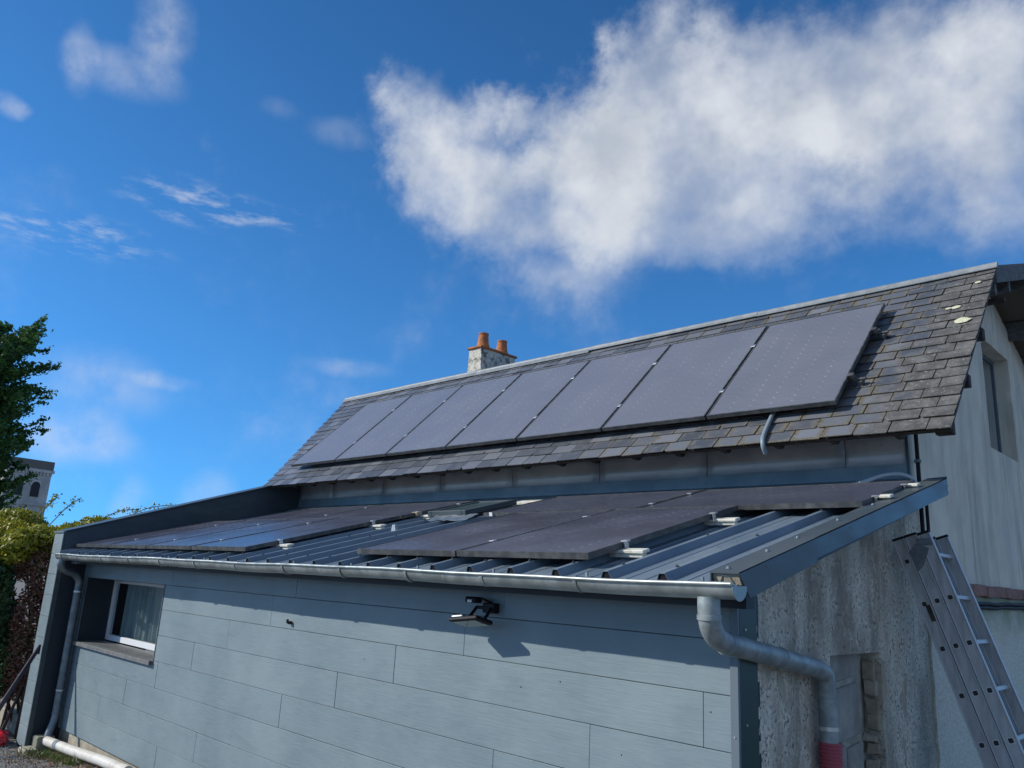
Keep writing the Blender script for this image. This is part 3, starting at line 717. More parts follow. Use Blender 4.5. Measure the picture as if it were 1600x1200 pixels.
# zinc strip along the break of the roof, in lengths
L_ = [xr_roof(SLOPE) + .008, -1.9, -2.05 - 2.2, -6.45, -8.2, xl_roof(SLOPE)]
for i in range(5):
    a_, b_ = L_[i], L_[i+1]; o_ = .004*(i % 2)
    v = MB(); e_ = .045 if i < 2 else 0.; prof = [(SLOPE-.095+e_, .022), (SLOPE-.09+e_, .028), (SLOPE-.02, .032), (SLOPE+.0, .042), (SLOPE+.03, .038), (SLOPE+.05, .02), (SLOPE+.02, .0), (SLOPE-.095+e_, .014)]
    v.prism([RP(a_, s_, h_ + o_) for s_, h_ in prof], (b_ - a_, 0, 0)); v.build('break_flashing', M_ridge, roof, smooth=False)
# upper shallow slopes
ub = MB()
ub.prism([(-9.87, 4.19, 5.215), (-9.87, YRG, 5.765), (-9.87, 7.31, 5.215), (-9.87, 7.31, 5.16), (-9.87, YRG, 5.71), (-9.87, 4.19, 5.16)], (10.28, 0, 0))
ub.build('upper_roof', M_stone_dark, house)
ub = MB(); ub.prism([(-9.0, 7.31, 5.2), (-9.0, 9.25, 3.36), (-9.0, 9.22, 3.31), (-9.0, 7.28, 5.15)], (9.4, 0, 0)); ub.build('rear_roof', M_stone_dark, house)
# bargeboards and outriggers at the gable overhang
for (p, q_) in (((4.175, 5.195), (YRG, 5.745)), ((YRG, 5.745), (7.31, 5.195))):
    MB().prism([(.385, p[0], p[1]-.002), (.385, q_[0], q_[1]-.002), (.385, q_[0], q_[1]-.155), (.385, p[0], p[1]-.155)], (.026, 0, 0)).build('bargeboard', M_wood, house)
for y in (4.23, 4.80, 5.75, 6.6):
    z = 5.2 + min(y-4.174, 7.326-y)*.354
    MB().bbox(XG - .05, .384, y - .03, y + .03, z - .27, z - .06, .004).build('outrigger', M_wood, house)
for s_ in (.16, .80, 1.55):
    p = RP(0, s_, -.10)
    MB().bbox(XG - .1 if s_ > .2 else .30, .415 if s_ < .2 else .43, p.y - .035, p.y + .035, p.z - .055, p.z + .045, .006).build('purlin_end', M_rafter, house)
for y in (4.25, 4.55):
    MB().bbox(XG - .02, .38, y, y + .05, 4.98, 5.03, .004).build('soffit_batten', M_rafter, house)
# rafter tails under the eave
k = 0; x = .10
while x > -8.7:
    v = MB(); v.prism([RP(x, .03, -.058), RP(x, 1.0, -.058), RP(x, 1.0, -.12), RP(x, .08, -.12)], (-.045, 0, 0)); v.build('rafter_tail', M_rafter, house); x -= .46 + random.uniform(-.03, .03)
MB().prism([(-9.0, 2.45, 3.40), (-9.0, 2.9, 3.60), (-9.0, 2.9, 3.62), (-9.0, 2.45, 3.42)], (8.97, 0, 0)).build('eave_soffit', M_rafter, house)
# --- chimney
ch = MB(); X0, X1, Y0, Y1 = -7.56, -7.27, 5.0, 5.81
bm = bmesh.new(); bmesh.ops.create_cube(bm, size=1, matrix=Matrix.Translation(((X0+X1)/2, (Y0+Y1)/2, 5.655)) @ Matrix.Diagonal((X1-X0, Y1-Y0, .61, 1)))
bmesh.ops.subdivide_edges(bm, edges=bm.edges[:], cuts=7, use_grid_fill=True)
for v in bm.verts:
    t_ = max(0, 1 - (v.co.z - 5.49)/.16); t_ = min(t_, 1.2)
    v.co.x += (.06*t_ if v.co.x > (X0+X1)/2 else -.01*t_); v.co.y += (-.02*t_ if v.co.y < 5.4 else 0)
    nn = noise.noise(v.co*6)*.009; v.co += Vector((nn, nn, 0))
ch.add([v.co for v in bm.verts], [[v.index for v in f_.verts] for f_ in bm.faces]); bm.free()
chim = ch.build('chimney', M_chim, house, smooth=True)
MB().bbox(X0-.035, X1+.035, Y0-.035, Y1+.035, 5.955, 5.99, .01).build('chimney_cap', M_terra, chim)
for (px_, py_, sc_) in ((-7.415, 5.17, 1.0), (-7.415, 5.62, .93)):
    p = MB(); prof = [(.135, 0), (.13, .02), (.105, .06), (.092, .12), (.085, .2), (.080, .245), (.086, .25), (.086, .275), (.070, .28), (.062, .26), (.06, .1)]
    p.lathe((px_, py_, 5.988), [(r_*1.02, z_*sc_) for r_, z_ in prof], 24); p.build('chimney_pot', M_terra, chim, smooth=True)
MB().bbox(X0-.03, X1+.09, Y0-.04, Y1+.02, 5.44, 5.515, .006).build('chimney_flashing', M_ridge, chim)

# ================================================================== SOLAR PANELS
def panel_meshes(w, l, glass, key):
    fr = MB(); t = .036; b = .012
    fr.box(0, b, 0, l, -t, 0).box(w-b, w, 0, l, -t, 0).box(b, w-b, 0, b, -t, 0).box(b, w-b, l-b, l, -t, 0)
    mf = fr.mesh('frame_'+key, M_frame)
    gl = MB(); gl.V = [(b, b, -.0035), (w-b, b, -.0035), (w-b, l-b, -.0035), (b, l-b, -.0035), (b, b, -.009), (w-b, b, -.009), (w-b, l-b, -.009), (b, l-b, -.009)]
    gl.F = [(0, 1, 2, 3), (7, 6, 5, 4)]
    mg = gl.mesh('glass_'+key, glass); uvl = mg.uv_layers.new(name='UVMap'); uvl.data.foreach_set('uv', [0,0, 1,0, 1,1, 0,1]*2)
    return mf, mg
cl = MB().bbox(-.012, .030, -.02, .02, -.002, .006, .0015).bbox(.004, .014, -.018, .018, -.05, -.002, .001)
ME_clamp = cl.mesh('clamp', M_alu)
cl = MB().bbox(-.010, .028, -.028, .028, -.001, .005, .0015).box(.004, .014, -.02, .02, -.07, -.002)
ME_clamp_d = cl.mesh('clamp_dark', M_frame)
ft = MB().bbox(-.14, .17, -.034, .034, -.055, -.037, .003).bbox(-.14, .155, -.022, .022, -.080, -.0555, .003)
ME_foot = ft.mesh('mounting_foot', M_cream)
ME_foot_v = MB().bbox(.003, .085, -.032, .032, -.020, -.002, .003).bbox(.003, .075, -.02, .02, -.0275, -.0205, .002).mesh('verge_foot', M_cream)
hk = MB().bbox(-.02, .13, -.012, .012, -.062, -.042, .003).bbox(.08, .10, -.03, .03, -.10, -.06, .003).bbox(.02, .04, -.03, .03, -.10, -.06, .003).bbox(-.005, .045, -.02, .02, -.043, .006, .002)
ME_hook = hk.mesh('roof_hook', M_frame)
def panel(me, origin, ang, label, group, rot90=False, clamps=(), feet=(), hooks=(), w=1., dark=False, verge=False):
    t = thing('solar_panel', origin, label, 'solar panel', group)
    mt = Matrix.Rotation(ang, 4, 'X')
    jit = Matrix.Rotation(random.uniform(-.0016, .0016), 4, 'X') @ Matrix.Rotation(random.uniform(-.0016, .0016), 4, 'Y')
    t.rotation_euler = (mt @ jit).to_euler()
    loc = Matrix.Identity(4)
    def part(name, mesh, m_):
        o = bpy.data.objects.new(name, mesh); COL.objects.link(o); o.parent = t; o.matrix_local = m_; return o
    base = Matrix.Translation((w, 0, 0)) @ Matrix.Rotation(R(90), 4, 'Z') if rot90 else Matrix.Identity(4)
    f_ = part('frame', me[0], base); part('glass', me[1], base)
    for c_ in clamps: part('clamp', ME_clamp_d if dark else ME_clamp, Matrix.Translation((w, c_, 0)))
    for c_ in feet: part('mounting_foot', ME_foot_v if verge else ME_foot, Matrix.Translation((w, c_, 0)))
    for (hx, hy) in hooks:
        part('roof_hook', ME_hook, Matrix.Translation((hx, hy, 0)) @ (Matrix.Rotation(math.pi, 4, 'Z') if hx == 0 else Matrix.Identity(4)))
    return t
UPM = panel_meshes(1.134, 1.722, M_pv_up, 'upper'); LOM = panel_meshes(1.055, 1.696, M_pv_lo, 'lower')
ordn = ['leftmost', 'second from left', 'third from left', 'middle', 'third from right', 'second from right', 'rightmost']
GU = 'solar panels in a row on the slate roof'
for i in range(7):
    extra = {0: ', next to bare slates at far end', 6: ', nearest the weathered slates'}.get(i, '')
    panel(UPM, RP(PX0 + i*1.154, PS0, .118), A, 'black solar panel on slate roof, %s of the seven' % ordn[i], GU,
          clamps=(.42, 1.28) if i < 6 else (), hooks=((1.134, .40), (1.134, 1.20)) if i == 6 else (((0, .40), (0, 1.25)) if i == 0 else ()), w=1.134, dark=False)
# dark mounting rails under the upper row
for s_, nm in ((PS0 + .40, 'lower'), (PS0 + 1.24, 'upper')):
    r_ = MB().prism([RP(PX0 + .02, s_-.02, .045), RP(PX0 + .02, s_+.02, .045), RP(PX0 + .02, s_+.02, .08), RP(PX0 + .02, s_-.02, .08)], (PX1 - PX0 + .03, 0, 0)).build('mounting_rail', M_frame)
    tag(r_, '%s dark aluminium rail under the seven panels on the slate roof' % nm, 'rail', 'rails under the upper panels')
GL = 'solar panels on the ribbed metal roof'
X1p, X2p, XRp = -2.8487, -8.8096 + .03, .1135
PW, PL = 1.055, 1.696
for i in range(4):
    nm = ['leftmost', 'second from left', 'third from left', 'rightmost'][i]
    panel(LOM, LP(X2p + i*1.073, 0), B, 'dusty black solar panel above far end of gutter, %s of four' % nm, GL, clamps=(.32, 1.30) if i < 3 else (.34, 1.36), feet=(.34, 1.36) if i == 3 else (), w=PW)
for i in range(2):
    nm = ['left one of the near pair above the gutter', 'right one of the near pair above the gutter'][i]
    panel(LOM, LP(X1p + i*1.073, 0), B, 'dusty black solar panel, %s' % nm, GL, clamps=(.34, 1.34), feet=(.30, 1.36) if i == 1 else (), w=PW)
xr_ = XRp
for i in range(2):
    nm = ['near back row, beside the right verge', 'near back row, right of the skylight'][i]
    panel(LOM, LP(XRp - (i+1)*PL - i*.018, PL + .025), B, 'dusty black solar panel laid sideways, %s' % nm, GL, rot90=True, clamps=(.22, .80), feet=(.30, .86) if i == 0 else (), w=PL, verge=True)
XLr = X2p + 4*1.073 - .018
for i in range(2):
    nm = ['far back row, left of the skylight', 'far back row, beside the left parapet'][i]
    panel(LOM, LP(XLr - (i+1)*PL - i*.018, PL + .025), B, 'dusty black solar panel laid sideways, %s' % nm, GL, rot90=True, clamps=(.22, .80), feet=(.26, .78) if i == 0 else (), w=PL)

# ================================================================== SKYLIGHT
sk = thing('skylight', LP((SKX0+SKX1)/2, SKT0, -.09), 'small flat skylight with green glass between the two groups of panels', 'skylight')
tl = lambda v: LP(v.x, v.y, v.z)
MB().bbox(SKX0+.03, SKX1-.03, SKT0+.03, SKT1-.03, -.088, -.02, .006, tr=tl).build('curb', M_dark, sk)
f = MB(); a_, b_, c_, d_ = SKX0, SKX1, SKT0, SKT1
f.bbox(a_, a_+.06, c_, d_, -.03, .022, .004, tr=tl).bbox(b_-.06, b_, c_, d_, -.03, .022, .004, tr=tl).bbox(a_+.06, b_-.06, c_, c_+.06, -.03, .022, .004, tr=tl).bbox(a_+.06, b_-.06, d_-.06, d_, -.03, .022, .004, tr=tl)
f.build('skylight_frame', M_flash, sk)
MB().box(a_+.06, b_-.06, c_+.06, d_-.06, .008, .014, tr=tl).build('pane', M_pane_green, sk)
fl = MB(); N = 26
for i in range(N+1):
    for j in range(5):
        x = SKX0 + .14 + (SKX1 - SKX0 + .02)*i/N; t_ = SKT0 - .16 + .18*j/4
        fl.V.append(LP(x, t_, -.048 + .016*noise.noise((x*14, t_*14, 0)) + (.03*(j/4))))
fl.F = [(i*5+j, (i+1)*5+j, (i+1)*5+j+1, i*5+j+1) for i in range(N) for j in range(4)]
fl.build('lead_apron', M_pipe, sk, smooth=True)
ns = MB().bbox(-3.20, -3.16, 1.70, 1.705, -.03, .004, .001, tr=tl).build('cable_tag', M_white, None)
tag(ns, 'small white plate at the panel corner right of the skylight', 'plate')
cb = MB().bbox(-4.92, -4.86, 1.66, 1.75, -.055, -.038, .004, tr=tl)
ej = MB().bbox(-4.56, -4.47, 1.90, 1.97, -.046, .004, .004, tr=tl).build('junction_box', M_rubble)
tag(ej, 'small brown junction box at the edge of the far panels', 'box')
rj = MB().prism([LP(-4.0, 1.18, -.09), LP(-3.93, 1.18, -.09), LP(-3.945, 1.20, -.015), LP(-3.985, 1.20, -.015)], LP(0, .03, 0) - LP(0, 0, 0)).build('rib_end_cap', M_zinc)
tag(rj, 'pale metal cap on a roof rib below the skylight', 'cap')
pb = MB().bbox(-3.75, -3.35, 2.62, 2.74, -.05, -.02, .004, tr=tl).build('rail_offcut', M_cream)
tag(pb, 'cream mounting piece lying behind the skylight', 'rail')

# ================================================================== GUTTER
gut = thing('gutter', (-4.2, -.38, 2.17), 'long half-round zinc gutter along the eave of the annex', 'gutter')
GR = .062; GC = (-.378, 2.228); gx0, gx1 = -8.68, .262
def arc(r, n=16): return [(GC[0] + r*math.cos(math.pi + math.pi*k/n), GC[1] + r*math.sin(math.pi + math.pi*k/n)) for k in range(n+1)]
gm = MB(); po = arc(GR); pi_ = arc(GR - .003)[::-1]
segs = [gx0] + [gx0 + (gx1-gx0)*k/40 for k in range(1, 40)] + [gx1]
ring = po + pi_; n = len(ring)
for i, x in enumerate(segs):
    sag = .0035*math.sin(x*1.9) + .002*math.sin(x*5.1)
    gm.V += [(x, y, z + sag) for y, z in ring]
for i in range(len(segs)-1):
    for k in range(n): gm.F.append((i*n+k, i*n+(k+1) % n, (i+1)*n+(k+1) % n, (i+1)*n+k))
gm.F += [tuple(range(n)), tuple((len(segs)-1)*n+k for k in range(n))[::-1]]
gm.build('trough', M_zinc, gut, smooth=True)
MB().tube([(x, GC[0]-GR-.004, GC[1]+.003+.0035*math.sin(x*1.9)+.002*math.sin(x*5.1)) for x in segs], .0095, 10).build('rolled_lip', M_zinc, gut, smooth=True)
for x in (-1.62, -5.35):
    MB().prism([(x, y, z) for y, z in arc(GR+.0022) + arc(GR+.0005)[::-1]], (.016, 0, 0)).build('solder_seam', M_ridge, gut)
for x, d_ in ((gx0, -1), (gx1, 1)):
    MB().prism([(x, y, z) for y, z in arc(GR+.002)], (.004*d_, 0, 0)).build('end_cap', M_zinc, gut)
xb = [.05 - .0, -.62, -1.30, -1.98, -2.7, -3.45, -4.2, -4.95, -5.7, -6.45, -7.2, -7.95, -8.5]
for x in xb[1:]:
    b = MB(); o_ = arc(GR+.006); i_ = arc(GR+.0015)[::-1]
    b.prism([(x, y, z) for y, z in o_ + i_], (.022, 0, 0)); b.build('bracket', M_zinc, gut)
st = MB()
for x in xb: st.bbox(x, x+.02, -.44, -.30, 2.236, 2.240, .001).bbox(x+.002, x+.018, -.345, -.335, 2.215, 2.262, .001)
tag(st.build('bracket_straps', M_pipe, gut), kind='stuff')
lv = MB(); rn = []
for k in range(260):
    x = random.uniform(gx0+.1, gx1-.1); y = random.uniform(-.42, -.345); z = 2.216 + random.uniform(-.012, .014); s_ = random.uniform(.008, .02); a_ = random.uniform(0, 6.28); t_ = random.uniform(-.5, .5)
    ux, uy = Vector((math.cos(a_), math.sin(a_), t_*.6))*s_, Vector((-math.sin(a_), math.cos(a_), -t_))*s_*.5; p = Vector((x, y, z))
    lv.add([p-ux, p-uy, p+ux, p+uy], [(0, 1, 2, 3)]); rn.append(random.random())
me = lv.mesh('gutter_debris', M_litter); set_rnd(me, rn); o = link('gutter_debris', me); tag(o, 'dark dead leaves and debris lying in the gutter', 'leaves', kind='stuff')

# ================================================================== DOWNPIPES
def downpipe(name, label, path, r, m, collars, base):
    t = thing(name, base, label, 'downpipe')
    MB().tube(path, r, 20).build('pipe', m, t, smooth=True)
    for (p, dr, r_, ear) in collars:
        p = Vector(p); dr = Vector(dr).normalized()
        b = MB().tube([p - dr*.011, p - dr*.010, p + dr*.010, p + dr*.011], [r_-.003, r_, r_, r_-.003], 20)
        if ear:
            e_ = Vector(ear); b.bbox(-.014, .014, -.004, .004, -.011, .011, .001, tr=lambda v: p + e_*(r_ + .012) + Vector((v.x, v.y, v.z))); b.bbox(-.014, .014, -.004, .004, -.011, .011, .001, tr=lambda v: p - e_*(r_ + .012) + Vector((v.x, v.y, v.z)))
        b.build('collar', m if not ear else M_alu, t, smooth=True)
    return t
pl = curve_pts([(-8.62, -.378, 2.175), (-8.622, -.375, 2.10), (-8.66, -.30, 2.045), (-8.74, -.17, 2.005), (-8.785, -.095, 1.93), (-8.79, -.085, 1.84)], 7) + [Vector((-8.79, -.085, 1.2)), Vector((-8.79, -.085, .42))] + curve_pts([(-8.79, -.085, .36), (-8.785, -.10, .28), (-8.76, -.13, .20), (-8.74, -.14, .10)], 4)
downpipe('downpipe', 'slim zinc downpipe in the shaded corner beside the pier and window', pl, .042, M_pipe,
         [((-8.79, -.085, 1.80), (0, 0, 1), .047, (1, 0, 0)), ((-8.79, -.085, .66), (0, 0, 1), .047, (1, 0, 0)), ((-8.79, -.085, .40), (0, 0, 1), .046, None)], (-8.75, -.12, .1))
pr = curve_pts([(.115, -.378, 2.175), (.115, -.378, 2.12), (.112, -.36, 2.055), (.104, -.30, 2.005), (.096, -.20, 1.975)], 7)[:-1] + curve_pts([(.096, -.20, 1.975), (.076, .70, 1.842), (.073, .84, 1.818), (.072, .905, 1.785), (.072, .925, 1.72), (.072, .928, 1.60)], 7) + [Vector((.072, .935, 1.36))]
downpipe('downpipe', 'wide zinc downpipe bending from the gutter end across the roughcast wall', pr, .050, M_pipe2,
         [((.114, -.375, 2.09), (0, .1, -1), .054, None), ((.096, -.20, 1.975), (-.02, .9, -.13), .053, None), ((.084, .36, 1.892), (-.02, .9, -.13), .054, None), ((.072, .928, 1.66), (0, 0, 1), .054, None), ((.072, .933, 1.515), (0, 0, 1), .055, (0, 1, 0))], (.072, .93, 1.36))
hs = MB(); z = 1.445; pts = []; rr = []
while z > .0:
    pts += [(.074, .938 + .02*(1.445-z), z), (.074, .938 + .02*(1.445-z), z-.004), (.074, .938 + .02*(1.445-z), z-.009), (.074, .938 + .02*(1.445-z), z-.013)]; rr += [.056, .062, .062, .056]; z -= .0175
o = hs.tube(pts, rr, 20).build('drain_hose', M_hose, smooth=False)
tag(o, 'dark red corrugated hose sleeved over the end of the wide downpipe', 'hose')

# ================================================================== LAMP, SENSOR, HOOK on the boards
lamp = thing('wall_floodlight', (-1.58, -.003, 2.0), 'small black and white floodlight on a folding bracket under the gutter', 'floodlight')
def rotx(a, c_): m_ = Matrix.Translation(c_) @ Matrix.Rotation(a, 4, 'X') @ Matrix.Rotation(R(-7), 4, 'Y'); return lambda v: m_ @ v
hd = rotx(R(-14), Vector((-1.625, -.175, 1.952)))
MB().bbox(-.125, .115, -.075, .075, -.012, .012, .006, tr=hd).build('lamp_head', M_black, lamp)
MB().bbox(-.105, .095, -.062, .062, -.017, -.0125, .002, tr=hd).build('lamp_lens', M_pane_green, lamp)
MB().bbox(-.125, -.03, -.055, .055, .0125, .030, .006, tr=hd).build('driver_box', M_alu, lamp)
br = MB(); T_ = lambda *p: Vector(p)
br.tube([T_(-1.71, -.055, 2.03), T_(-1.66, -.165, 1.968)], .010, 6).tube([T_(-1.585, -.05, 2.03), T_(-1.535, -.165, 1.952)], .010, 6).tube([T_(-1.71, -.055, 2.03), T_(-1.585, -.05, 2.03)], .010, 6).tube([T_(-1.66, -.165, 1.968), T_(-1.535, -.165, 1.952)], .012, 6)
br.build('yoke', M_black, lamp)
MB().bbox(-1.66, -1.56, -.055, -.003, 2.0, 2.06, .005).build('wall_bracket', M_black, lamp)
MB().tube([(-1.62, -.02, 2.06), (-1.66, -.06, 2.085), (-1.70, -.08, 2.08)], .007, 8).build('sensor_arm', M_black, lamp, smooth=True)
MB().bbox(-1.765, -1.665, -.115, -.045, 2.055, 2.092, .01).build('sensor', M_black, lamp)
MB().bbox(-1.735, -1.695, -.119, -.112, 2.058, 2.075, .003).build('sensor_eye', M_white, lamp)
hk_ = MB().bbox(-3.955, -3.925, -.035, -.003, 1.765, 1.79, .004).bbox(-3.945, -3.935, -.05, -.03, 1.775, 1.805, .002).build('wall_hook', M_rafter)
tag(hk_, 'tiny rusty hook sticking out of the grey boards', 'hook')
dm = MB()
for (x, z) in ((-1.05, 1.665), (-1.35, 1.60), (-.10, 1.64), (-.62, 1.36), (-2.9, 1.60)):
    dm.tube([(x, -.001, z), (x, -.005, z), (x, -.006, z)], [.004, .0035, .002], 8)
tag(dm.build('cladding_nails', M_black, annex), kind='stuff')

# ================================================================== CONDUITS, CABLES, PIPES on the house
o = MB().tube(curve_pts([RP(-.975, .62, .035), RP(-.96, .42, .035), RP(-.945, .20, .032), RP(-.925, .05, .034), RP(-.91, -.015, .03), Vector((-.905, 2.215, 3.33)), Vector((-.905, 2.25, 3.29))], 5), .019, 12).build('roof_conduit', M_conduit2, smooth=True)
tag(o, 'grey-blue conduit running from under the upper panels over the slate eave', 'conduit')
o = MB().tube(curve_pts([(-.42, 2.62, 3.05), (-.30, 2.66, 3.085), (-.18, 2.70, 3.13), (-.06, 2.74, 3.14), (.01, 2.79, 3.105), (.03, 2.82, 3.05)], 6), .0145, 12).build('white_conduit', M_conduit, smooth=True)
tag(o, 'pale flexible conduit arching over the panel at the house corner', 'conduit')
pp = thing('corner_pipe', (.02, 2.95, 0), 'thin black downpipe on the house corner above the ladder', 'pipe')
MB().tube([(.012, 2.925, 3.50), (.012, 2.925, 2.30)], .016, 10).build('pipe', M_black, pp, smooth=True)
for z in (3.26, 2.5): MB().tube([(.012, 2.925, z-.012), (.012, 2.925, z+.012)], .026, 12).build('pipe_clip', M_trim, pp)
o = MB().tube([(.034, 2.985, 3.0), (.034, 2.985, 2.40), (.044, 3.0, 2.24)], .013, 8).build('corner_cable', M_black, smooth=True)
tag(o, 'black cable running down beside the thin corner pipe', 'cable')
for k, (dz, r_) in enumerate(((0, .016), (-.034, .015))):
    pts = [(.045, 3.0 + i*.11, 2.222 + dz + .006*math.sin(i*.35 + k*.5) + .003*math.sin(i*1.1 + k)) for i in range(52)]
    o = MB().tube(pts, r_, 8).build('wall_cable', M_black, smooth=True)
    tag(o, '%s thick black cable sagging under the red brick ledge' % ('upper', 'lower')[k], 'cable', 'cables under the ledge')

# ================================================================== LADDER
lad = thing('ladder', (.85, 2.35, 0), 'aluminium triple extension ladder leaning against the roughcast wall', 'ladder')
TL = R(18.2); UP = Vector((-math.sin(TL), 0, math.cos(TL))); NO = Vector((math.cos(TL), 0, math.sin(TL)))   # along ladder / away from wall
TOP = Vector((.035, 2.20, 2.60)); LEN = 2.72
def LD(n_, y_, l_): return TOP + NO*n_ - UP*l_ + Vector((0, y_, 0))
DEP = .076; WID = [.42, .385, .35]
for sct in range(3):
    n0 = sct*(DEP + .008); yo = 0.0; l0 = [0, .0, .012][sct]
    w_ = .42
    for side in (0, 1):
        y0, y1 = (0, .024) if side == 0 else (w_ - .024, w_)
        st_ = MB().bbox(n0, n0+DEP, y0, y1, l0, LEN, .003, tr=lambda v: LD(v.x, v.y, v.z)); 
        fl_ = .004
        so = st_.build('stile', M_ladder, lad)
        for e_ in (n0-.001, n0+DEP-.006):
            MB().bbox(e_, e_+.007, y0-.007, y1+fl_, l0+.005, LEN, .002, tr=lambda v: LD(v.x, v.y, v.z)).build('flange', M_flange, so)
        MB().bbox(n0-.002, n0+DEP+.002, y0-.005, y1+.005, l0-.012, l0+.004, .002, tr=lambda v: LD(v.x, v.y, v.z)).build('end_cap', M_black, so)
        if side == 0:
            l_ = .155
            while l_ < LEN - .05:
                if not (sct > 0 and l_ < .2 and sct == 2):
                    ho = MB(); hx = n0 + DEP/2; q8 = [(hx + .0175*max(-.8, min(.8, 1.1*math.cos(k*math.pi/6))), y0 - .0006, l_ + .0175*max(-.8, min(.8, 1.1*math.sin(k*math.pi/6)))) for k in range(12)]
                    q9 = [(hx + (x-hx)*1.35, y0 + .0004, l_ + (z-l_)*1.35) for x, y, z in q8]
                    ho.prism([LD(*p) for p in q8], (0, -.0012, 0)); ho.build('rung_socket', M_void, so)
                    MB().prism([LD(*p) for p in q9], (0, -.0012, 0)).build('rung_ring', M_alu, so)
                l_ += .288
    l_ = .155 + [0, 0, 0][sct]
    while l_ < LEN - .05:
        MB().bbox(n0 + DEP/2 - .014, n0 + DEP/2 + .014, .024, w_ - .024, l_ - .014, l_ + .014, .003, tr=lambda v: LD(v.x, v.y, v.z)).build('rung', M_ladder, lad); l_ += .288
MB().bbox(DEP*2.05, DEP*3.1, -.012, -.0045, .03, .075, .001, tr=lambda v: LD(v.x - .02*v.z, v.y, v.z + .25*(v.x - .14))).build('guide_bracket', M_pipe, lad)
bk = MB(); bk.prism([LD(.075, -.008, .105), LD(.135, -.008, .06), LD(.205, -.008, .115), LD(.135, -.008, .205), LD(.085, -.008, .235)], (0, .004, 0)); bk.build('hook_plate', M_pipe, lad)
MB().prism([LD(DEP*.55, -.0052, .455), LD(DEP*.95, -.0052, .455), LD(DEP*.95, -.0052, .56), LD(DEP*.55, -.0052, .56)], (0, -.0006, 0)).build('warning_sticker', M_rafter, lad)

# ================================================================== LEFT FOREGROUND
o = MB().tube([(-8.70, -.16, .118), (-7.9, -.135, .145), (-7.1, -.12, .19), (-6.4, -.12, .215)], .052, 18).build('drain_pipe', M_pvc, smooth=True)
tag(o, 'off-white plastic pipe lying along the foot of the boarded wall', 'pipe')
def lump(c_, r_, seed, sub=3, amp=.25):
    bm = bmesh.new(); bmesh.ops.create_icosphere(bm, subdivisions=sub, radius=1)
    for v in bm.verts:
        q_ = 1 + amp*noise.noise(v.co*1.6 + Vector((seed, 0, 0))) + amp*.5*noise.noise(v.co*4 + Vector((0, seed, 0)))
        v.co = Vector((c_[0] + v.co.x*r_[0]*q_, c_[1] + v.co.y*r_[1]*q_, max(c_[2] + v.co.z*r_[2]*q_, c_[2] - r_[2]*.75)))
    b = MB().add([v.co for v in bm.verts], [[v.index for v in f_.verts] for f_ in bm.faces]); bm.free(); return b
tag(lump((-9.40, -.50, .06), (.22, .12, .085), 3.3, 4, .35).build('red_bag', M_red, smooth=True), 'crumpled red plastic bag on the ground left of the pier', 'bag')
tag(MB().bbox(-8.86, -8.60, -.40, -.26, -.02, .055, .012).build('stone_slab', M_concrete, None), 'pale broken stone slab at the foot of the pier', 'stone')
tag(MB().bbox(-11.6, -9.45, -.16, .10, -.02, .22, .02).build('garden_kerb', M_concrete, None), 'low beige stone kerb in front of the hedge', 'kerb')
pl_ = thing('leaning_pole', (-9.25, -.62, 0), 'pair of dark steel bars leaning on the front of the pier', 'pole')
for k in range(2):
    top = Vector((-8.945 + .012*k, -.345 - .004*k, 1.165 - .035*k)); bot = Vector((-8.66, -.90, .16)) + Vector((-.06*k, .05*k, 0))
    MB().tube([top, bot], .016, 8).build('bar', M_pole, pl_, smooth=True)
MB().tube([(-8.945, -.345, 1.165), (-8.933, -.349, 1.06)], .014, 8).build('top_link', M_pole, pl_)

def leafmesh(name, pts, m, parent=None, size=(.03, .05), flat=.5, kind=None, aspect=.55):
    """pts: list of (pos, outward) -> one bent leaf (two triangles) each"""
    V = []; F = []; rn = []
    for (p, out) in pts:
        s_ = random.uniform(*size); d_ = (out + Vector((random.gauss(0, 1), random.gauss(0, 1), random.gauss(0, 1)))*flat)
        if d_.length < 1e-3: d_ = Vector((0, 0, 1))
        d_.normalize(); t_ = d_.cross(Vector((random.gauss(0, 1), random.gauss(0, 1), random.gauss(0, 1))))
        if t_.length < 1e-3: continue
        t_.normalize(); w_ = d_.cross(t_)
        b = len(V); V += [p - t_*s_*.5, p + w_*s_*aspect*.5 - d_*s_*.12, p + t_*s_*.5, p - w_*s_*aspect*.5 - d_*s_*.12]
        F += [(b, b+1, b+2), (b, b+2, b+3)]; r_ = random.random(); rn += [r_, r_]
    me = bpy.data.meshes.new(name); me.from_pydata([tuple(v) for v in V], [], F); me.update(); me.materials.append(m); set_rnd(me, rn)
    o = link(name, me, parent)
    if kind: o['kind'] = kind
    return o
def clump_pts(cs, n):
    out = []
    tot = sum(c_[1][0]*c_[1][1]*c_[1][2] for c_ in cs)
    for (c_, r_) in cs:
        for _ in range(int(n*r_[0]*r_[1]*r_[2]/tot)):
            d_ = Vector((random.gauss(0, 1), random.gauss(0, 1), random.gauss(0, 1))).normalized(); k = random.uniform(.25, 1)**.5
            out.append((Vector((c_[0]+d_.x*r_[0]*k, c_[1]+d_.y*r_[1]*k, c_[2]+d_.z*r_[2]*k)), d_))
    return out
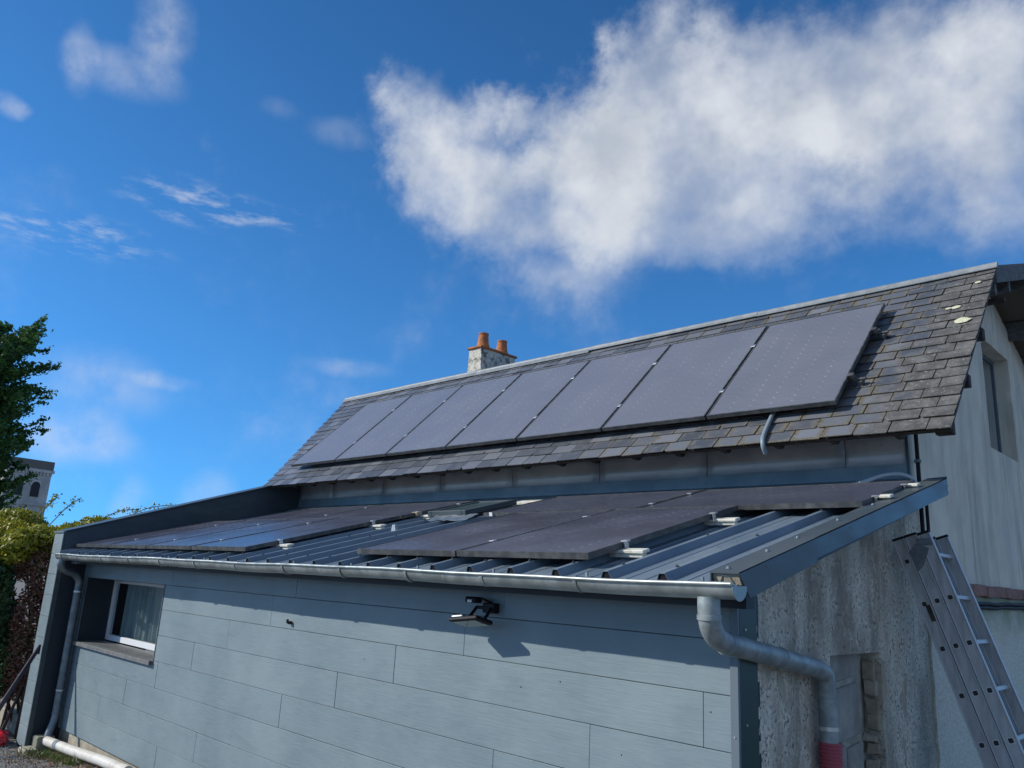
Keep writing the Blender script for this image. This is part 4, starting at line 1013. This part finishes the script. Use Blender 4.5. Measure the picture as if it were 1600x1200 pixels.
# litter, grass, gravel
me_pts = []
for _ in range(900):
    x = random.uniform(-8.9, -6.6); y = random.uniform(-.75, .02); 
    if random.random() < max(0, (-y - .35)*2.2): continue
    me_pts.append((Vector((x, y, zground(x, y) + random.uniform(.008, .03))), Vector((0, 0, 1))))
o = leafmesh('leaf_litter', me_pts, M_litter, size=(.02, .055), flat=.45, kind='stuff'); tag(o, 'brown dead leaves scattered beside the white pipe', 'leaves')
gv = MB(); rn = []
for (cx, cy, n_) in ((-8.25, -.33, 70), (-7.95, -.26, 60), (-7.6, -.22, 60), (-8.5, -.42, 25)):
    for _ in range(n_):
        p = Vector((cx + random.gauss(0, .07), cy + random.gauss(0, .05), 0)); p.z = zground(p.x, p.y); h = random.uniform(.04, .13); l_ = Vector((random.gauss(0, .05), random.gauss(0, .05), h)); s_ = Vector((random.gauss(0, 1), random.gauss(0, 1), 0)).normalized()*.006
        gv.add([p - s_, p + s_, p + l_*.6 + s_*.7, p + l_ + Vector((l_.x, l_.y, -.01)), p + l_*.6 - s_*.7], [(0, 1, 2, 4), (4, 2, 3)]); rn += [random.random()]*2
        rn[-1] = rn[-2]
me = gv.mesh('grass_tufts', M_grass); set_rnd(me, rn); tag(link('grass_tufts', me), 'small green grass tufts growing by the white pipe', 'grass', kind='stuff')
gv = MB()
for _ in range(5200):
    x = random.uniform(-10.2, -6.6); y = random.uniform(-1.6, -.28)
    if random.random() < (.0 if y < -.42 else .75): continue
    s_ = random.uniform(.006, .017); z = zground(x, y) + s_*.3
    vs_ = [Vector((x, y, z)) + Vector(d_)*s_*random.uniform(.7, 1.3) for d_ in ((1, 0, 0), (0, 1, 0), (-1, 0, 0), (0, -1, 0), (.1, .1, .8))]
    gv.add(vs_, [(0, 1, 4), (1, 2, 4), (2, 3, 4), (3, 0, 4)])
o = gv.build('gravel', M_gravel, fix=False); tag(o, 'grey gravel in front of the pier', 'gravel', kind='stuff')

# ================================================================== VEGETATION
# yellow-green shrub, dark ivy hedge, red creeper, all behind the pier
def shrub(name, base, label, cat, clumps, n, m, size, stems=6, flat=.7):
    t = thing(name, base, label, cat)
    leafmesh('foliage', clump_pts(clumps, n), m, t, size, flat)
    sm = MB()
    for k in range(stems):
        c_, r_ = clumps[k % len(clumps)]
        b0 = Vector(base) + Vector((random.gauss(0, .12), random.gauss(0, .12), 0)); e_ = Vector(c_) + Vector((random.gauss(0, .4)*r_[0], random.gauss(0, .4)*r_[1], .2*r_[2]))
        sm.tube(curve_pts([b0, b0.lerp(e_, .5) + Vector((random.gauss(0, .1), random.gauss(0, .1), .1)), e_], 4), [.022 - .0019*i for i in range(9)], 6)
    sm.build('stems', M_bark, t, smooth=True)
    return t
cl_y = [((-10.1, -.25, 2.38), (.42, .4, .24)), ((-9.9, .06, 2.48), (.34, .28, .18)), ((-10.5, -.55, 2.32), (.5, .4, .36)), ((-10.0, .45, 2.60), (.35, .35, .20)), ((-9.9, -.55, 2.30), (.25, .22, .25)), ((-10.9, -.35, 2.60), (.4, .4, .25)), ((-9.72, -.05, 2.36), (.22, .22, .24)), ((-10.4, -.9, 2.2), (.4, .35, .35)), ((-10.2, .75, 2.62), (.35, .3, .16))]
sh = shrub('yellow_shrub', (-10.2, .1, 0), 'yellow-green climbing shrub spilling over the top of the hedge', 'shrub', cl_y, 15000, M_yellow, (.03, .10), 8)
tw = MB(); tpts = []
for (p0, p1) in (((-10.0, -.2, 2.6), (-9.75, .05, 2.98)), ((-9.95, .3, 2.65), (-9.5, .75, 2.90)), ((-10.2, -.35, 2.6), (-10.0, -.15, 3.0)), ((-9.9, .6, 2.7), (-9.4, 1.15, 3.0))):
    c_ = curve_pts([p0, (Vector(p0)+Vector(p1))/2 + Vector((0, .03, .08)), p1], 5); tw.tube(c_, [.006]*len(c_), 5)
    for q_ in c_[3:]:
        for _ in range(7): tpts.append((q_ + Vector((random.gauss(0, .03), random.gauss(0, .03), random.gauss(0, .025))), Vector((0, 0, 1))))
tw.build('stray_stems', M_bark, sh, smooth=True); leafmesh('stray_leaves', tpts, M_yellow, sh, (.03, .06), .8)
cl_i = [((-10.35, -.75, 1.75), (.45, .35, .55)), ((-10.2, -.5, 1.1), (.35, .30, .6)), ((-10.7, -.9, 1.0), (.5, .3, .8)), ((-9.95, -.62, 1.55), (.25, .20, .55)), ((-10.5, -.6, 2.1), (.5, .4, .35)), ((-9.9, -.5, .8), (.25, .2, .45)), ((-10.9, -.8, 1.9), (.5, .4, .6))]
shrub('ivy_hedge', (-10.4, -.5, 0), 'dark green ivy covered hedge at the left edge behind the pier', 'hedge', cl_i, 18000, M_ivy, (.03, .095), 7)
cl_r = [((-9.75, -.22, 1.95), (.20, .20, .40)), ((-9.78, -.30, 1.40), (.22, .20, .50)), ((-9.82, -.30, .85), (.26, .2, .45)), ((-9.95, -.35, 2.1), (.22, .2, .26)), ((-9.62, -.02, 1.6), (.16, .2, .55)), ((-9.7, -.1, .7), (.2, .2, .4))]
shrub('red_creeper', (-9.8, -.2, 0), 'reddish brown creeper hanging down beside the grey pier', 'creeper', cl_r, 9000, M_creeper, (.03, .065), 6)
# conifer
TB_ = Vector((-15.8, -.36, 0))
con = thing('conifer_tree', TB_, 'tall dark green conifer at the left edge in front of the church tower', 'tree')
MB().tube([TB_ + Vector((0, 0, z_)) for z_ in (0, 2, 4, 5.6, 6.7)], [.2, .17, .12, .07, .02], 10).build('trunk', M_bark, con, smooth=True)
br = MB(); lp = []
for k in range(760):
    z_ = random.uniform(1.3, 6.6); az_ = random.uniform(0, 2*math.pi)
    rmax = 1.44*(1 - .42*max(0, (z_ - 5.9)/.8)**2) * random.uniform(.55, 1.0)*(.87 + .13*math.sin(z_*6.5 + 2*az_))
    out = Vector((math.cos(az_), math.sin(az_), 0)); p0 = TB_ + Vector((0, 0, z_ - .45)); side = Vector((-out.y, out.x, 0))
    rise = random.uniform(.25, .75)
    ax = [p0 + out*rmax*t_ + Vector((0, 0, rise*t_*t_*1.1 + .10*math.sin(t_*3))) for t_ in (0, .25, .5, .75, 1)]
    br.tube(ax, [.018, .015, .011, .007, .003], 4, cap=False)
    for j in range(9):
        lp.append((ax[3].lerp(ax[4], .5 + .09*j) + Vector((random.gauss(0, .012), random.gauss(0, .012), random.gauss(0, .012))), side*.6 + Vector((0, 0, .6))))
    for j in range(20):
        t_ = random.uniform(.42, 1.0); i = min(3, int(t_*4)); b0 = ax[i].lerp(ax[i+1], t_*4 - i)
        sd = random.choice((-1, 1)); L2 = random.uniform(.10, .30)*(1.25 - t_*.7); dr = (out*.8 + side*sd*random.uniform(.2, .9) + Vector((0, 0, random.uniform(-.35, .75)))).normalized()
        for m_ in range(6):
            q_ = b0 + dr*L2*(m_+1)/6 + Vector((random.gauss(0, .022), random.gauss(0, .022), random.gauss(0, .022)))
            lp.append((q_, dr*.5 + Vector((random.gauss(0, .5), random.gauss(0, .5), random.gauss(.4, .5)))))
br.build('branches', M_bark, con)
leafmesh('crown', lp, M_conifer, con, (.05, .115), .7, aspect=.5)

# ================================================================== CHURCH TOWER far left
tw = thing('church_tower', (-107.5, 22.5, 0), 'pale stone church tower half hidden behind the conifer', 'church tower')
ang = R(11)
def TT(v): return Matrix.Translation((-107.2, 23.0, 0)) @ Matrix.Rotation(ang, 4, 'Z') @ v
hw = 2.55
MB().box(-hw, hw, -hw, hw, 0, 12.1, tr=TT).build('tower_wall', M_stone, tw)
MB().box(-hw-.18, hw+.18, -hw-.18, hw+.18, 8.0, 8.28, tr=TT).build('string_course', M_stone, tw)
MB().box(-hw-.22, hw+.22, -hw-.22, hw+.22, 11.95, 12.3, tr=TT).build('cornice', M_stone, tw)
MB().box(-hw-.1, hw+.1, -hw-.1, hw+.1, 12.3, 13.35, tr=TT).build('parapet', M_stone_dark, tw)
for k in range(13):
    q_ = -hw + .1 + k*(2*hw - .2)/12
    MB().box(hw, hw+.16, q_-.1, q_+.1, 11.6, 11.95, tr=TT).build('corbel', M_stone, tw)
for (cy, zz) in ((-.95, 9.0), (.95, 9.0)):
    pts = [(hw+.03, cy-.5, zz), (hw+.03, cy+.5, zz)] + [(hw+.03, cy+.5*math.cos(t_*math.pi/8), zz+1.3+.5*math.sin(t_*math.pi/8)) for t_ in range(9)]
    MB().prism(pts, (.02, 0, 0), tr=TT).build('belfry_opening', M_void, tw)
    rg = [(hw+.02, cy+.72*math.cos(t_*math.pi/10), zz+1.3+.72*math.sin(t_*math.pi/10)) for t_ in range(11)] + [(hw+.02, cy+.5*math.cos(t_*math.pi/10), zz+1.3+.5*math.sin(t_*math.pi/10)) for t_ in range(10, -1, -1)]
    MB().prism(rg, (.12, 0, 0), tr=TT).build('belfry_arch', M_stone, tw)
